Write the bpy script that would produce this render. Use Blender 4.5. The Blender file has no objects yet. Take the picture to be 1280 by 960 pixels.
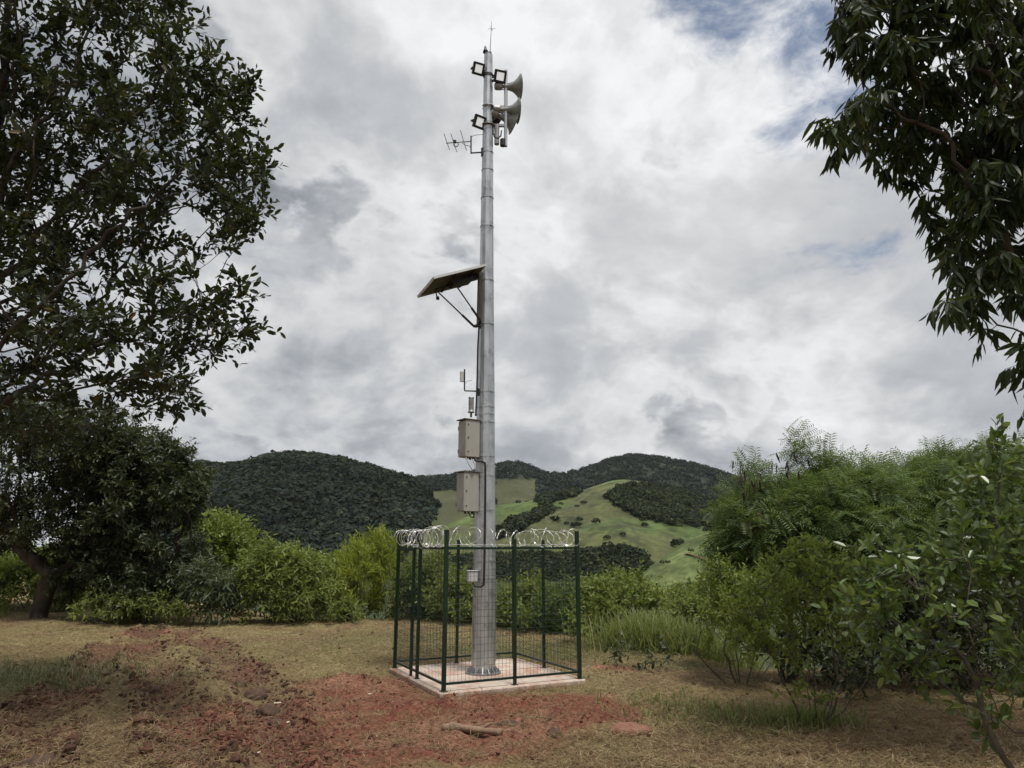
import bpy, math
import numpy as np
from mathutils import Vector, Matrix

rng = np.random.default_rng(11)
PI = math.pi
SC = bpy.context.scene
COL = SC.collection

# ------------------------------------------------------------------ camera model
F, PITCH, CAMH = 887.0, 0.2230, 2.081
CP, SP = math.cos(PITCH), math.sin(PITCH)

def ray(px, py):
    a, b = (px - 640) / F, (480 - py) / F
    return np.array([a, CP - b * SP, SP + b * CP])

def at(px, py, Y):
    """the point of the place seen at photo pixel (px,py), Y metres ahead"""
    d = ray(px, py)
    return np.array([0, 0, CAMH]) + d * (Y / d[1])

def ground_at(px, py, z=-0.08):
    d = ray(px, py)
    return np.array([0, 0, CAMH]) + d * ((z - CAMH) / d[2])

def proj(P):
    P = np.asarray(P, float)
    x, y, z = P[..., 0], P[..., 1], P[..., 2] - CAMH
    d = y * CP + z * SP
    return 640 + F * x / d, 480 - F * (-y * SP + z * CP) / d

def unit(v):
    v = np.asarray(v, float)
    return v / (np.linalg.norm(v, axis=-1, keepdims=True) + 1e-12)

# ------------------------------------------------------------------ noise
def _hash(i, j, s):
    h = (i * 374761393 + j * 668265263 + s * 2147483647) & 0xFFFFFFFF
    h = ((h ^ (h >> 13)) * 1274126177) & 0xFFFFFFFF
    return ((h ^ (h >> 16)) & 0xFFFF) / 65535.0

def vnoise(x, y, s=0):
    xi, yi = np.floor(x).astype(np.int64), np.floor(y).astype(np.int64)
    fx, fy = x - xi, y - yi
    fx = fx * fx * fx * (fx * (fx * 6 - 15) + 10); fy = fy * fy * fy * (fy * (fy * 6 - 15) + 10)
    a, b = _hash(xi, yi, s), _hash(xi + 1, yi, s)
    c, d = _hash(xi, yi + 1, s), _hash(xi + 1, yi + 1, s)
    return (a * (1 - fx) + b * fx) * (1 - fy) + (c * (1 - fx) + d * fx) * fy

def fbm(x, y, s=0, o=4, g=0.5):
    r, a, t = 0, 1.0, 0
    for k in range(o):
        r = r + a * vnoise(x * 2 ** k + 17.3 * k, y * 2 ** k - 9.1 * k, s + k); t += a; a *= g
    return r / t

def smooth(a, b, x):
    t = np.clip((x - a) / (b - a), 0, 1)
    return t * t * (3 - 2 * t)

# ------------------------------------------------------------------ mesh building
class MB:
    def __init__(self):
        self.V, self.T, self.Q, self.C, self.n = [], [], [], [], 0
    def add(self, V, F, col=None):
        V = np.asarray(V, float).reshape(-1, 3); F = np.asarray(F, int)
        (self.T if F.shape[1] == 3 else self.Q).append(F + self.n)
        self.V.append(V); self.n += len(V)
        if col is not None:
            self.C.append(np.broadcast_to(np.asarray(col, float), (len(V), 3)))
    def addm(self, V, Fs):
        V = np.asarray(V, float)
        for F in Fs:
            F = np.asarray(F, int)
            if len(F): (self.T if F.shape[1] == 3 else self.Q).append(F + self.n)
        self.V.append(V); self.n += len(V)
    def build(self, name, mat, parent=None, smooth=False, loc=None):
        V = np.concatenate(self.V)
        if loc is not None: V = V - np.asarray(loc, float)
        T = np.concatenate(self.T) if self.T else np.zeros((0, 3), int)
        Q = np.concatenate(self.Q) if self.Q else np.zeros((0, 4), int)
        me = bpy.data.meshes.new(name)
        me.vertices.add(len(V)); me.vertices.foreach_set('co', V.astype(np.float32).ravel())
        nl = T.size + Q.size
        me.loops.add(nl); me.loops.foreach_set('vertex_index', np.concatenate([T.ravel(), Q.ravel()]).astype(np.int32))
        me.polygons.add(len(T) + len(Q))
        st = np.concatenate([np.arange(len(T)) * 3, T.size + np.arange(len(Q)) * 4]).astype(np.int32)
        me.polygons.foreach_set('loop_start', st)
        me.polygons.foreach_set('use_smooth', np.full(len(st), smooth, dtype=bool))
        if self.C:
            C = np.concatenate(self.C)
            at_ = me.color_attributes.new('Col', 'FLOAT_COLOR', 'POINT')
            at_.data.foreach_set('color', np.concatenate([C, np.ones((len(C), 1))], 1).astype(np.float32).ravel())
        me.update(calc_edges=True)
        me.validate()
        me.materials.append(mat)
        o = bpy.data.objects.new(name, me); COL.objects.link(o)
        if parent is not None: o.parent = parent
        elif loc is not None: o.location = tuple(loc)
        return o
    # --- shapes
    def box(self, c, size, R=None, bevel=0.0):
        s = np.asarray(size, float) / 2
        if bevel <= 0:
            V = np.array([[x, y, z] for x in (-1, 1) for y in (-1, 1) for z in (-1, 1)]) * s
            Fq = [[0, 1, 3, 2], [4, 6, 7, 5], [0, 4, 5, 1], [2, 3, 7, 6], [0, 2, 6, 4], [1, 5, 7, 3]]
            if R is not None: V = V @ np.asarray(R).T
            self.add(V + np.asarray(c), Fq); return
        b = bevel; vs = []; idx = {}
        for x in (-1, 1):
            for y in (-1, 1):
                for z in (-1, 1):
                    sg = np.array([x, y, z])
                    for ax in range(3):
                        p = sg * (s - b); p[ax] = sg[ax] * s[ax]
                        idx[(x, y, z, ax)] = len(vs); vs.append(p)
        Q, T = [], []
        for ax in range(3):
            o1, o2 = (ax + 1) % 3, (ax + 2) % 3
            for sg in (-1, 1):
                f = []
                for a, b_ in ((-1, -1), (1, -1), (1, 1), (-1, 1)):
                    k = [0, 0, 0]; k[ax] = sg; k[o1] = a; k[o2] = b_; f.append(idx[(*k, ax)])
                Q.append(f if sg > 0 else f[::-1])
        for ax in range(3):
            o1, o2 = (ax + 1) % 3, (ax + 2) % 3
            for a in (-1, 1):
                for b_ in (-1, 1):
                    k0 = [0, 0, 0]; k0[o1] = a; k0[o2] = b_; k1 = list(k0); k0[ax] = -1; k1[ax] = 1
                    Q.append([idx[(*k0, o1)], idx[(*k1, o1)], idx[(*k1, o2)], idx[(*k0, o2)]])
        for x in (-1, 1):
            for y in (-1, 1):
                for z in (-1, 1):
                    T.append([idx[(x, y, z, 0)], idx[(x, y, z, 1)], idx[(x, y, z, 2)]])
        V = np.array(vs)
        if R is not None: V = V @ np.asarray(R).T
        self.addm(V + np.asarray(c), [Q, T])
    def tube(self, P, r, n=8, cap=True, twist=0.0):
        P = np.asarray(P, float); m = len(P)
        r = np.broadcast_to(np.asarray(r, float), (m,))
        t = np.gradient(P, axis=0); t = unit(t)
        ref = np.array([0, 0, 1.0]) if abs(t[0][2]) < .9 else np.array([1.0, 0, 0])
        u = unit(np.cross(t[0], ref)); us = []
        for k in range(m):
            u = unit(u - t[k] * np.dot(u, t[k])); us.append(u)
        us = np.array(us); ws = np.cross(t, us)
        a = np.arange(n) / n * 2 * PI + twist
        V = P[:, None] + r[:, None, None] * (np.cos(a)[None, :, None] * us[:, None] + np.sin(a)[None, :, None] * ws[:, None])
        i = np.arange(m - 1)[:, None] * n; j = np.arange(n)[None]; j2 = (j + 1) % n
        Q = np.stack([i + j, i + j2, i + n + j2, i + n + j], -1).reshape(-1, 4)
        V = V.reshape(-1, 3); T = []
        if cap:
            V = np.concatenate([V, P[:1], P[-1:]])
            for k in range(n):
                T.append([m * n, (k + 1) % n, k]); T.append([m * n + 1, (m - 1) * n + k, (m - 1) * n + (k + 1) % n])
        self.addm(V, [Q, T])
    def bar(self, a, b, w, d=None):
        """square bar from a to b"""
        a, b = np.asarray(a, float), np.asarray(b, float); d = d or w
        z = unit(b - a); ref = np.array([0, 0, 1.0]) if abs(z[2]) < .9 else np.array([0, 1.0, 0])
        x = unit(np.cross(ref, z)); y = np.cross(z, x)
        self.box((a + b) / 2, (w, d, np.linalg.norm(b - a)), np.stack([x, y, z], 1))
    def disc_prof(self, prof, o, axis, n=24):
        """lathe: prof = [(distance along axis, radius)]"""
        o = np.asarray(o, float); axis = unit(axis)
        P = np.array([o + axis * p[0] for p in prof]); r = np.array([p[1] for p in prof])
        ref = np.array([0, 0, 1.0]) if abs(axis[2]) < .9 else np.array([1.0, 0, 0])
        u = unit(np.cross(axis, ref)); w = np.cross(axis, u)
        a = np.arange(n) / n * 2 * PI; m = len(P)
        V = P[:, None] + r[:, None, None] * (np.cos(a)[None, :, None] * u + np.sin(a)[None, :, None] * w)
        i = np.arange(m - 1)[:, None] * n; j = np.arange(n)[None]; j2 = (j + 1) % n
        Q = np.stack([i + j, i + j2, i + n + j2, i + n + j], -1).reshape(-1, 4)
        self.add(V.reshape(-1, 3), Q)

def frusta(mb, A, B, ra, rb, n):
    """many separate tapered limbs at once"""
    t = unit(B - A)
    ref = np.where(np.abs(t[:, 2:3]) < .9, np.array([[0, 0, 1.0]]), np.array([[1.0, 0, 0]]))
    u = unit(np.cross(t, ref)); w = np.cross(t, u)
    a = np.arange(n) / n * 2 * PI
    ring = np.cos(a)[None, :, None] * u[:, None] + np.sin(a)[None, :, None] * w[:, None]
    V = np.concatenate([A[:, None] + ring * ra[:, None, None], B[:, None] + ring * rb[:, None, None]], 1)
    k = np.arange(len(A))[:, None, None] * 2 * n; j = np.arange(n); j2 = (j + 1) % n
    Q = np.stack([j, j2, n + j2, n + j], -1)[None] + k
    mb.add(V.reshape(-1, 3), Q.reshape(-1, 4))

def batch(mb, tv, tf, P, ax, nrm, L, W, col=None):
    """many copies of a small template (u along ax, v across, w normal) in one mesh"""
    ax = unit(ax); side = unit(np.cross(nrm, ax)); nn = np.cross(ax, side)
    tv = np.asarray(tv, float); tf = np.asarray(tf, int)
    V = P[:, None] + tv[None, :, 0:1] * (ax * L[:, None])[:, None] + tv[None, :, 1:2] * (side * W[:, None])[:, None] \
        + tv[None, :, 2:3] * (nn * L[:, None])[:, None]
    Q = tf[None] + (np.arange(len(P)) * len(tv))[:, None, None]
    mb.add(V.reshape(-1, 3), Q.reshape(-1, tf.shape[1]), None if col is None else np.repeat(col, len(tv), 0))

LEAF_OVAL = ([(0, 0, 0), (.3, -.42, .05), (.72, -.40, .03), (1, 0, -.05), (.72, .40, .03), (.3, .42, .05)], [(0, 3, 2, 1), (0, 5, 4, 3)])
LEAF_LANCE = ([(0, 0, 0), (.3, -.5, .02), (.65, -.42, -.05), (1, 0, -.16), (.65, .42, -.05), (.3, .5, .02)], [(0, 3, 2, 1), (0, 5, 4, 3)])
def _frond(n=6):
    v, f = [], []
    def q(a, b, c, d):
        k = len(v); v.extend([a, b, c, d]); f.append((k, k + 1, k + 2, k + 3))
    q((0, -.012, 0), (1, -.008, -.12), (1, .008, -.12), (0, .012, 0))
    for i in range(n):
        u = .14 + .82 * i / (n - 1); z = -.12 * u * u; l = .5 * (1 - .35 * abs(u - .45)); 
        for s in (-1, 1):
            q((u - .03, s * .02, z), (u + .03, s * l * .5, z + .015), (u + .08, s * l, z - .08), (u + .075, s * l * .45, z + .0))
    return v, f
FROND = _frond(8)

# ------------------------------------------------------------------ tags
def tag(o, label=None, cat=None, group=None, kind=None):
    if label: o['label'] = label
    if cat: o['category'] = cat
    if group: o['group'] = group
    if kind: o['kind'] = kind
    return o
def thing(name, label, cat, loc=(0, 0, 0), group=None):
    o = bpy.data.objects.new(name, None); COL.objects.link(o); o.location = tuple(float(c) for c in loc)
    o.empty_display_size = .2
    return tag(o, label, cat, group)

# ------------------------------------------------------------------ materials
class NT:
    def __init__(self, tree): self.t = tree
    def n(self, typ, **kw):
        nd = self.t.nodes.new(typ)
        for k, v in kw.items():
            if k == 'inp':
                for a, b in v.items():
                    if hasattr(b, 'is_output') or isinstance(b, bpy.types.NodeSocket): self.t.links.new(b, nd.inputs[a])
                    else: nd.inputs[a].default_value = b
            else: setattr(nd, k, v)
        return nd
    def math(self, op, a, b=0.0, c=None, clamp=False):
        nd = self.t.nodes.new('ShaderNodeMath'); nd.operation = op; nd.use_clamp = clamp
        for i, x in enumerate((a, b) if c is None else (a, b, c)):
            if isinstance(x, bpy.types.NodeSocket): self.t.links.new(x, nd.inputs[i])
            else: nd.inputs[i].default_value = x
        return nd.outputs[0]
    def mix(self, f, a, b):
        nd = self.t.nodes.new('ShaderNodeMix'); nd.data_type = 'RGBA'
        for i, x in ((0, f), (6, a), (7, b)):
            if isinstance(x, bpy.types.NodeSocket): self.t.links.new(x, nd.inputs[i])
            else: nd.inputs[i].default_value = x if i == 0 else (*x, 1)
        return nd.outputs[2]
    def ramp(self, f, pts):
        nd = self.t.nodes.new('ShaderNodeValToRGB'); cr = nd.color_ramp
        while len(cr.elements) < len(pts): cr.elements.new(.5)
        for e, (p, c) in zip(cr.elements, pts):
            e.position = p; e.color = (*c, 1) if not isinstance(c, float) else (c, c, c, 1)
        self.t.links.new(f, nd.inputs[0]); return nd.outputs[0]
    def noise(self, vec, scale, detail=4, rough=.55, dist=0.0):
        nd = self.n('ShaderNodeTexNoise'); nd.inputs['Scale'].default_value = scale
        nd.inputs['Detail'].default_value = detail; nd.inputs['Roughness'].default_value = rough
        nd.inputs['Distortion'].default_value = dist
        if vec is not None: self.t.links.new(vec, nd.inputs['Vector'])
        return nd.outputs[0]
    def range(self, f, a, b, c=0.0, d=1.0):
        nd = self.n('ShaderNodeMapRange', interpolation_type='SMOOTHSTEP'); self.t.links.new(f, nd.inputs[0])
        for i, x in enumerate((a, b, c, d)): nd.inputs[i + 1].default_value = x
        return nd.outputs[0]

def newmat(name):
    m = bpy.data.materials.new(name); m.use_nodes = True
    t = m.node_tree; p = t.nodes['Principled BSDF']
    return m, NT(t), p

def surf_mat(name, c1, c2, rough=.6, metal=0.0, scale=6.0, bump=0.0, bscale=40.0, stretch=(1, 1, 1), c3=None, spec=.4):
    m, N, p = newmat(name)
    tc = N.n('ShaderNodeTexCoord').outputs['Object']
    mp = N.n('ShaderNodeMapping', inp={'Vector': tc, 'Scale': stretch}).outputs[0]
    f = N.range(N.noise(mp, scale, 6, .6), .3, .7)
    c = N.mix(f, c1, c2)
    if c3: c = N.mix(N.range(N.noise(tc, scale * .5, 6, .7), .5, .68), c, c3)
    N.t.links.new(c, p.inputs['Base Color'])
    p.inputs['Roughness'].default_value = rough; p.inputs['Metallic'].default_value = metal
    p.inputs['Specular IOR Level'].default_value = spec
    if bump > 0:
        b = N.n('ShaderNodeBump', inp={'Strength': bump, 'Distance': .01, 'Height': N.noise(tc, bscale, 6, .65)})
        N.t.links.new(b.outputs[0], p.inputs['Normal'])
    return m

def leaf_mat(name, c1, c2, c3=None, trans=.3, rough=.42, spec=.35, rare=.94, percrown=False):
    m, N, p = newmat(name)
    r = N.n('ShaderNodeNewGeometry').outputs['Random Per Island']
    pts = [(0, c1), (rare - .02, c2)]
    if c3: pts.append((rare + .02, c3))
    c = N.ramp(r, pts)
    if percrown:
        mm = N.n('ShaderNodeMix', data_type='RGBA', blend_type='MULTIPLY'); mm.inputs[0].default_value = 1
        N.t.links.new(c, mm.inputs[6]); N.t.links.new(N.n('ShaderNodeVertexColor', layer_name='Col').outputs[0], mm.inputs[7]); c = mm.outputs[2]
    tc = N.n('ShaderNodeTexCoord').outputs['Object']
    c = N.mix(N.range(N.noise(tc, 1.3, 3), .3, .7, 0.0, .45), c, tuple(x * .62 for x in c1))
    N.t.links.new(c, p.inputs['Base Color']); p.inputs['Roughness'].default_value = rough
    p.inputs['Specular IOR Level'].default_value = spec
    tr = N.n('ShaderNodeBsdfTranslucent'); N.t.links.new(N.mix(.3, c, (.26, .33, .03)), tr.inputs[0])
    mx = N.n('ShaderNodeMixShader', inp={0: trans, 1: p.outputs[0], 2: tr.outputs[0]})
    N.t.links.new(mx.outputs[0], N.t.nodes['Material Output'].inputs[0])
    return m

def attr_mat(name, rough=.9, bump=.0, bscale=30., var=.35, trans=0.0):
    m, N, p = newmat(name)
    a = N.n('ShaderNodeVertexColor', layer_name='Col').outputs[0]
    tc = N.n('ShaderNodeTexCoord').outputs['Object']
    f = N.noise(tc, bscale, 5, .65)
    v = N.n('ShaderNodeHueSaturation', inp={'Color': a, 'Value': N.range(f, .25, .75, 1 - var, 1 + var)})
    N.t.links.new(v.outputs[0], p.inputs['Base Color']); p.inputs['Roughness'].default_value = rough
    p.inputs['Specular IOR Level'].default_value = .15
    if bump:
        b = N.n('ShaderNodeBump', inp={'Strength': bump, 'Distance': .03, 'Height': N.noise(tc, bscale, 8, .7)})
        N.t.links.new(b.outputs[0], p.inputs['Normal'])
    if trans:
        tr = N.n('ShaderNodeBsdfTranslucent', inp={0: v.outputs[0]})
        mx = N.n('ShaderNodeMixShader', inp={0: trans, 1: p.outputs[0], 2: tr.outputs[0]})
        N.t.links.new(mx.outputs[0], N.t.nodes['Material Output'].inputs[0])
    return m

M_GALV = surf_mat('galvanised_steel', (.44, .45, .46), (.62, .63, .64), .33, .8, 9, .12, 60, (1, 1, .25), (.33, .34, .35))
M_GALV_DARK = surf_mat('weathered_zinc', (.22, .22, .22), (.34, .34, .34), .5, .6, 12, .1, 50)
M_BLACK = surf_mat('black_painted_metal', (.012, .012, .012), (.022, .022, .022), .5, .0, 20)
M_RUBBER = surf_mat('black_cable_sheath', (.012, .012, .013), (.02, .02, .02), .6)
M_BOX = surf_mat('beige_powder_coat', (.33, .325, .29), (.38, .375, .335), .5, .0, 3, .05, 90, (1, 1, .5), (.28, .27, .24))
M_GREYBOX = surf_mat('grey_plastic', (.42, .42, .41), (.5, .5, .49), .5, .0, 6)
M_GREEN = surf_mat('dark_green_powder_coat', (.006, .020, .011), (.009, .028, .015), .42, .0, 15)
M_WIRE = surf_mat('green_coated_wire', (.006, .018, .010), (.009, .024, .013), .5)
M_RAZOR = surf_mat('bright_zinc_wire', (.6, .6, .58), (.78, .78, .76), .35, .6, 30)
M_CONC = surf_mat('concrete', (.50, .40, .32), (.60, .50, .42), .9, .0, 2.2, .5, 70, (1, 1, 1), (.40, .22, .14), .2)
def pad_mat():
    m, N, p = newmat('soil_stained_concrete'); tc = N.n('ShaderNodeTexCoord').outputs['Object']
    c = N.mix(N.range(N.noise(tc, 3.2, 7, .62), .35, .65), (.46, .38, .31), (.58, .50, .42))
    st = N.math('ADD', N.noise(tc, 1.7, 8, .7), N.math('MULTIPLY', N.noise(tc, 11, 5, .7), .18))
    c = N.mix(N.range(st, .52, .74, 0.0, .75), c, (.33, .15, .095))
    zz = N.n('ShaderNodeSeparateXYZ', inp={0: tc}).outputs[2]
    mud = N.math('ADD', N.math('MULTIPLY', zz, -9.0), N.math('MULTIPLY', N.noise(tc, 8, 6, .7), 1.2))
    c = N.mix(N.range(mud, .75, 1.5, 0.0, .85), c, (.20, .10, .065))
    N.t.links.new(c, p.inputs['Base Color']); p.inputs['Roughness'].default_value = .92; p.inputs['Specular IOR Level'].default_value = .2
    b = N.n('ShaderNodeBump', inp={'Strength': .6, 'Distance': .012, 'Height': N.noise(tc, 45, 8, .7)}); N.t.links.new(b.outputs[0], p.inputs['Normal'])
    return m
M_PANELBACK = surf_mat('panel_backsheet', (.060, .050, .038), (.085, .07, .052), .5, .0, 4)
M_PANELFRAME = surf_mat('aluminium_frame', (.5, .5, .48), (.6, .6, .58), .4, .6, 10)
M_CELL = surf_mat('solar_cells', (.01, .012, .03), (.015, .018, .04), .15, .0, 8)
M_HORN = surf_mat('grey_horn_paint', (.17, .18, .175), (.24, .25, .245), .5, .0, 7, .05, 60)
M_BARK = surf_mat('bark', (.035, .026, .019), (.075, .06, .048), .9, .0, 5, 1.0, 25, (1, 1, .3), (.10, .095, .085), .15)
M_TWIG = surf_mat('twig_bark', (.06, .05, .035), (.10, .085, .065), .85, .0, 8, .5, 40, (1, 1, .4))
M_WOOD = surf_mat('dead_wood', (.16, .10, .065), (.26, .18, .12), .9, .0, 9, .8, 40, (1, .2, 1))

# ------------------------------------------------------------------ terrain of the clearing
EA, EB = np.array([-4.2, 23.0]), np.array([1.9, 15.6])
def edge_dist(x, y):
    """metres beyond the rim of the clearing (negative on the clearing)"""
    ed = unit(EB - EA); n = np.array([-ed[1], ed[0]]); n = n if n[1] > 0 else -n
    d1 = (x - EA[0]) * n[0] + (y - EA[1]) * n[1]
    d2 = y - 16.2 - .10 * np.maximum(x - 3, 0)
    d3 = y - (26.5 - .05 * x)
    mid = np.maximum(np.minimum(d1, d3), -50)
    w = smooth(2.0, 5.0, x)
    return mid * (1 - w) + d2 * w

# painted ground zones, each an area of its own in the clearing (centre in photo pixels -> metres)
def zone(x, y, px, py, rx, ry, rot=0.0):
    c = ground_at(px, py); dx, dy = x - c[0], y - c[1]
    ca, sa = math.cos(rot), math.sin(rot)
    u, v = (dx * ca + dy * sa) / rx, (-dx * sa + dy * ca) / ry
    return np.exp(-(u * u + v * v))

def seg_dist(x, y, P):
    d = np.full(np.shape(x), 1e9)
    for a, b in zip(P[:-1], P[1:]):
        ab = b - a; t = np.clip(((x - a[0]) * ab[0] + (y - a[1]) * ab[1]) / (ab @ ab), 0, 1)
        d = np.minimum(d, np.hypot(x - a[0] - t * ab[0], y - a[1] - t * ab[1]))
    return d
def gpath(*pp): return [ground_at(*p)[:2] for p in pp]
RUT1 = gpath((345, 960), (345, 915), (325, 868), (280, 828), (250, 800), (235, 785))
RUT2 = gpath((250, 960), (215, 880), (190, 835), (175, 800), (190, 780))
RUT3 = gpath((20, 960), (60, 890), (110, 840), (150, 800))

PADC, PADA, PADS = np.array([-.480, 12.60]), .467, 2.322
def pad_local(x, y):
    dx, dy = x - PADC[0], y - PADC[1]; c, s = math.cos(PADA), math.sin(PADA)
    return dx * c + dy * s, -dx * s + dy * c

def zones(x, y):
    n1 = fbm(x * .9, y * .9, 3, 4); n2 = fbm(x * 2.6, y * 2.6, 9, 4, .6); n3 = fbm(x * 7, y * 7, 21, 3, .6)
    red = 1.1 * zone(x, y, 620, 888, 1.8, 1.1) + .75 * zone(x, y, 560, 940, 1.5, 1.0) + 1.0 * zone(x, y, 450, 858, 1.0, 1.0) \
        + .62 * zone(x, y, 420, 925, .9, 1.8) + .55 * zone(x, y, 765, 838, .8, .6) + .45 * zone(x, y, 150, 790, 1.6, 1.0) + .6 * zone(x, y, 745, 890, .8, .9) \
        + .36 * zone(x, y, 290, 900, 1.0, .9) + .3 * zone(x, y, 1080, 920, 1.0, 1.2)
    rl_ = np.minimum(np.minimum(seg_dist(x, y, RUT1), seg_dist(x, y, RUT2)), seg_dist(x, y, RUT3))
    red = red + .48 * np.exp(-(rl_ / .7) ** 2) * smooth(.4, .6, n1 * .5 + n2 * .5)
    red = smooth(.26, .66, red * (.5 + .95 * n1) + .5 * (n2 - .5) + .2 * (n3 - .5))
    r = np.minimum(np.minimum(seg_dist(x, y, RUT1), seg_dist(x, y, RUT2)), seg_dist(x, y, RUT3))
    dark = smooth(.75, .1, r + .5 * (n2 - .5)) * smooth(.25, .5, n1 + .4 * (n3 - .5) + .1)
    grn = .9 * zone(x, y, 25, 850, 1.1, 2.6) + .5 * zone(x, y, 850, 893, .9, 1.0) + .4 * zone(x, y, 960, 905, 1.0, .9) + .7 * zone(x, y, 700, 812, 2.5, 1.8) \
        + .5 * zone(x, y, 480, 800, 2.5, 3) + .45 * zone(x, y, 260, 772, 6, 1.8) + .5 * zone(x, y, 840, 830, 1.2, .9) + .5 * zone(x, y, 230, 850, .7, 1.2)
    grn = smooth(.2, .75, grn * (.5 + n1) + .3 * (n2 - .5)) * (1 - red)
    return red, dark, grn, n1, n2, n3, r

def ground_z(x, y, fine=True):
    x, y = np.asarray(x, float), np.asarray(y, float)
    s = edge_dist(x, y)
    sp = np.log1p(np.exp(np.clip(s / 2.5, -30, 30))) * 2.5
    drop = np.where(sp < 30, .36 * sp, .36 * 30 + .16 * (sp - 30))
    drop = 24 * (1 - np.exp(-drop / 24))
    z = -.08 - drop
    z = z + .22 * (fbm(x * .16, y * .16, 5, 3) - .5) * smooth(3, 7, np.hypot(*pad_local(x, y)))
    if fine:
        n2 = fbm(x * 1.7, y * 1.7, 9, 4, .6); n3 = fbm(x * 6, y * 6, 33, 3, .6)
        r1, r2, r3 = seg_dist(x, y, RUT1), seg_dist(x, y, RUT2), seg_dist(x, y, RUT3)
        z = z + .08 * (n2 - .5) + .085 * (n3 - .5)
        for r in (r1, r2, r3):
            z = z - .07 * np.exp(-(r / .22) ** 2) + .055 * np.exp(-((r - .42) / .16) ** 2) * (.1 + 1.7 * n3)
        z = z + .17 * zone(x, y, 450, 860, .75, .6) * (.5 + 1.0 * n3) + .10 * zone(x, y, 600, 884, 1.0, .3) * (.4 + 1.2 * n3) + .07 * zone(x, y, 765, 838, .6, .4) + .05 * zone(x, y, 640, 895, 1.6, .8) * n3 * 2
    u, v = pad_local(x, y); q = np.maximum(np.abs(u), np.abs(v))
    w = smooth(1.85, 1.18, q)
    return z * (1 - w) + (-.085) * w

def axis(fine_a, fine_b, step, lo, hi, g=1.22):
    a = [*np.arange(fine_a, fine_b + 1e-6, step)]
    s = step; x = a[-1]
    while x < hi: s *= g; x += s; a.append(x)
    s = step; x = a[0]; b = []
    while x > lo: s *= g; x -= s; b.append(x)
    return np.array(b[::-1] + a)
gx = axis(-13, 11, .07, -4000, 4000); gy = axis(6.5, 24, .07, -400, 4500)
GX, GY = np.meshgrid(gx, gy)
GZ = ground_z(GX, GY)
red, dark, grn, n1, n2, n3, rr = zones(GX, GY)
c_hay = np.array([.160, .120, .058]); c_hay2 = np.array([.245, .20, .10]); c_red = np.array([.135, .046, .031]); c_red2 = np.array([.235, .118, .078])
c_dark = np.array([.095, .048, .033]); c_grn = np.array([.10, .108, .045])
def L3(a, b, w): return a * (1 - w[..., None]) + b * w[..., None]
gc = L3(c_hay, c_hay2, smooth(.35, .7, n2 * .6 + n3 * .4))
gc = L3(gc, np.array([.16, .092, .060]), np.clip(smooth(.45, .7, n1) * .7 + .75 * zone(GX, GY, 130, 930, 3.0, 3.0) * smooth(.35, .6, n2) + .45 * zone(GX, GY, 1150, 930, 2.2, 2.0), 0, .9))
gc = L3(gc, c_grn, grn * .75)
gc = L3(gc, L3(c_red, c_red2, smooth(.42, .62, n2 * .55 + n1 * .45)), red * (.72 + .28 * smooth(.3, .6, n3 * .6 + n2 * .4)))
gc = L3(gc, c_dark, np.clip(dark * .8, 0, 1))
far = smooth(0, 3, edge_dist(GX, GY)); gc = L3(gc, np.array([.035, .045, .018]), far)
mb = MB(); ny, nx = GX.shape
i = np.arange(ny - 1)[:, None] * nx + np.arange(nx - 1)[None]
mb.add(np.stack([GX, GY, GZ], -1).reshape(-1, 3), np.stack([i, i + 1, i + nx + 1, i + nx], -1).reshape(-1, 4), gc.reshape(-1, 3))
M_GROUND = attr_mat('red_earth_and_mown_hay', .95, 1.0, 22, .6)
tag(mb.build('ground', M_GROUND, smooth=True), 'trampled clearing of red earth and mown hay falling away to a valley', 'ground', kind='structure')

# ------------------------------------------------------------------ hills
def poly_in(px, py, poly):
    poly = np.asarray(poly, float); ins = np.zeros(np.shape(px), bool); j = len(poly) - 1
    for i in range(len(poly)):
        xi, yi = poly[i]; xj, yj = poly[j]
        c = ((yi > py) != (yj > py)) & (px < (xj - xi) * (py - yi) / (yj - yi + 1e-12) + xi)
        ins ^= c; j = i
    return ins

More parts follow.
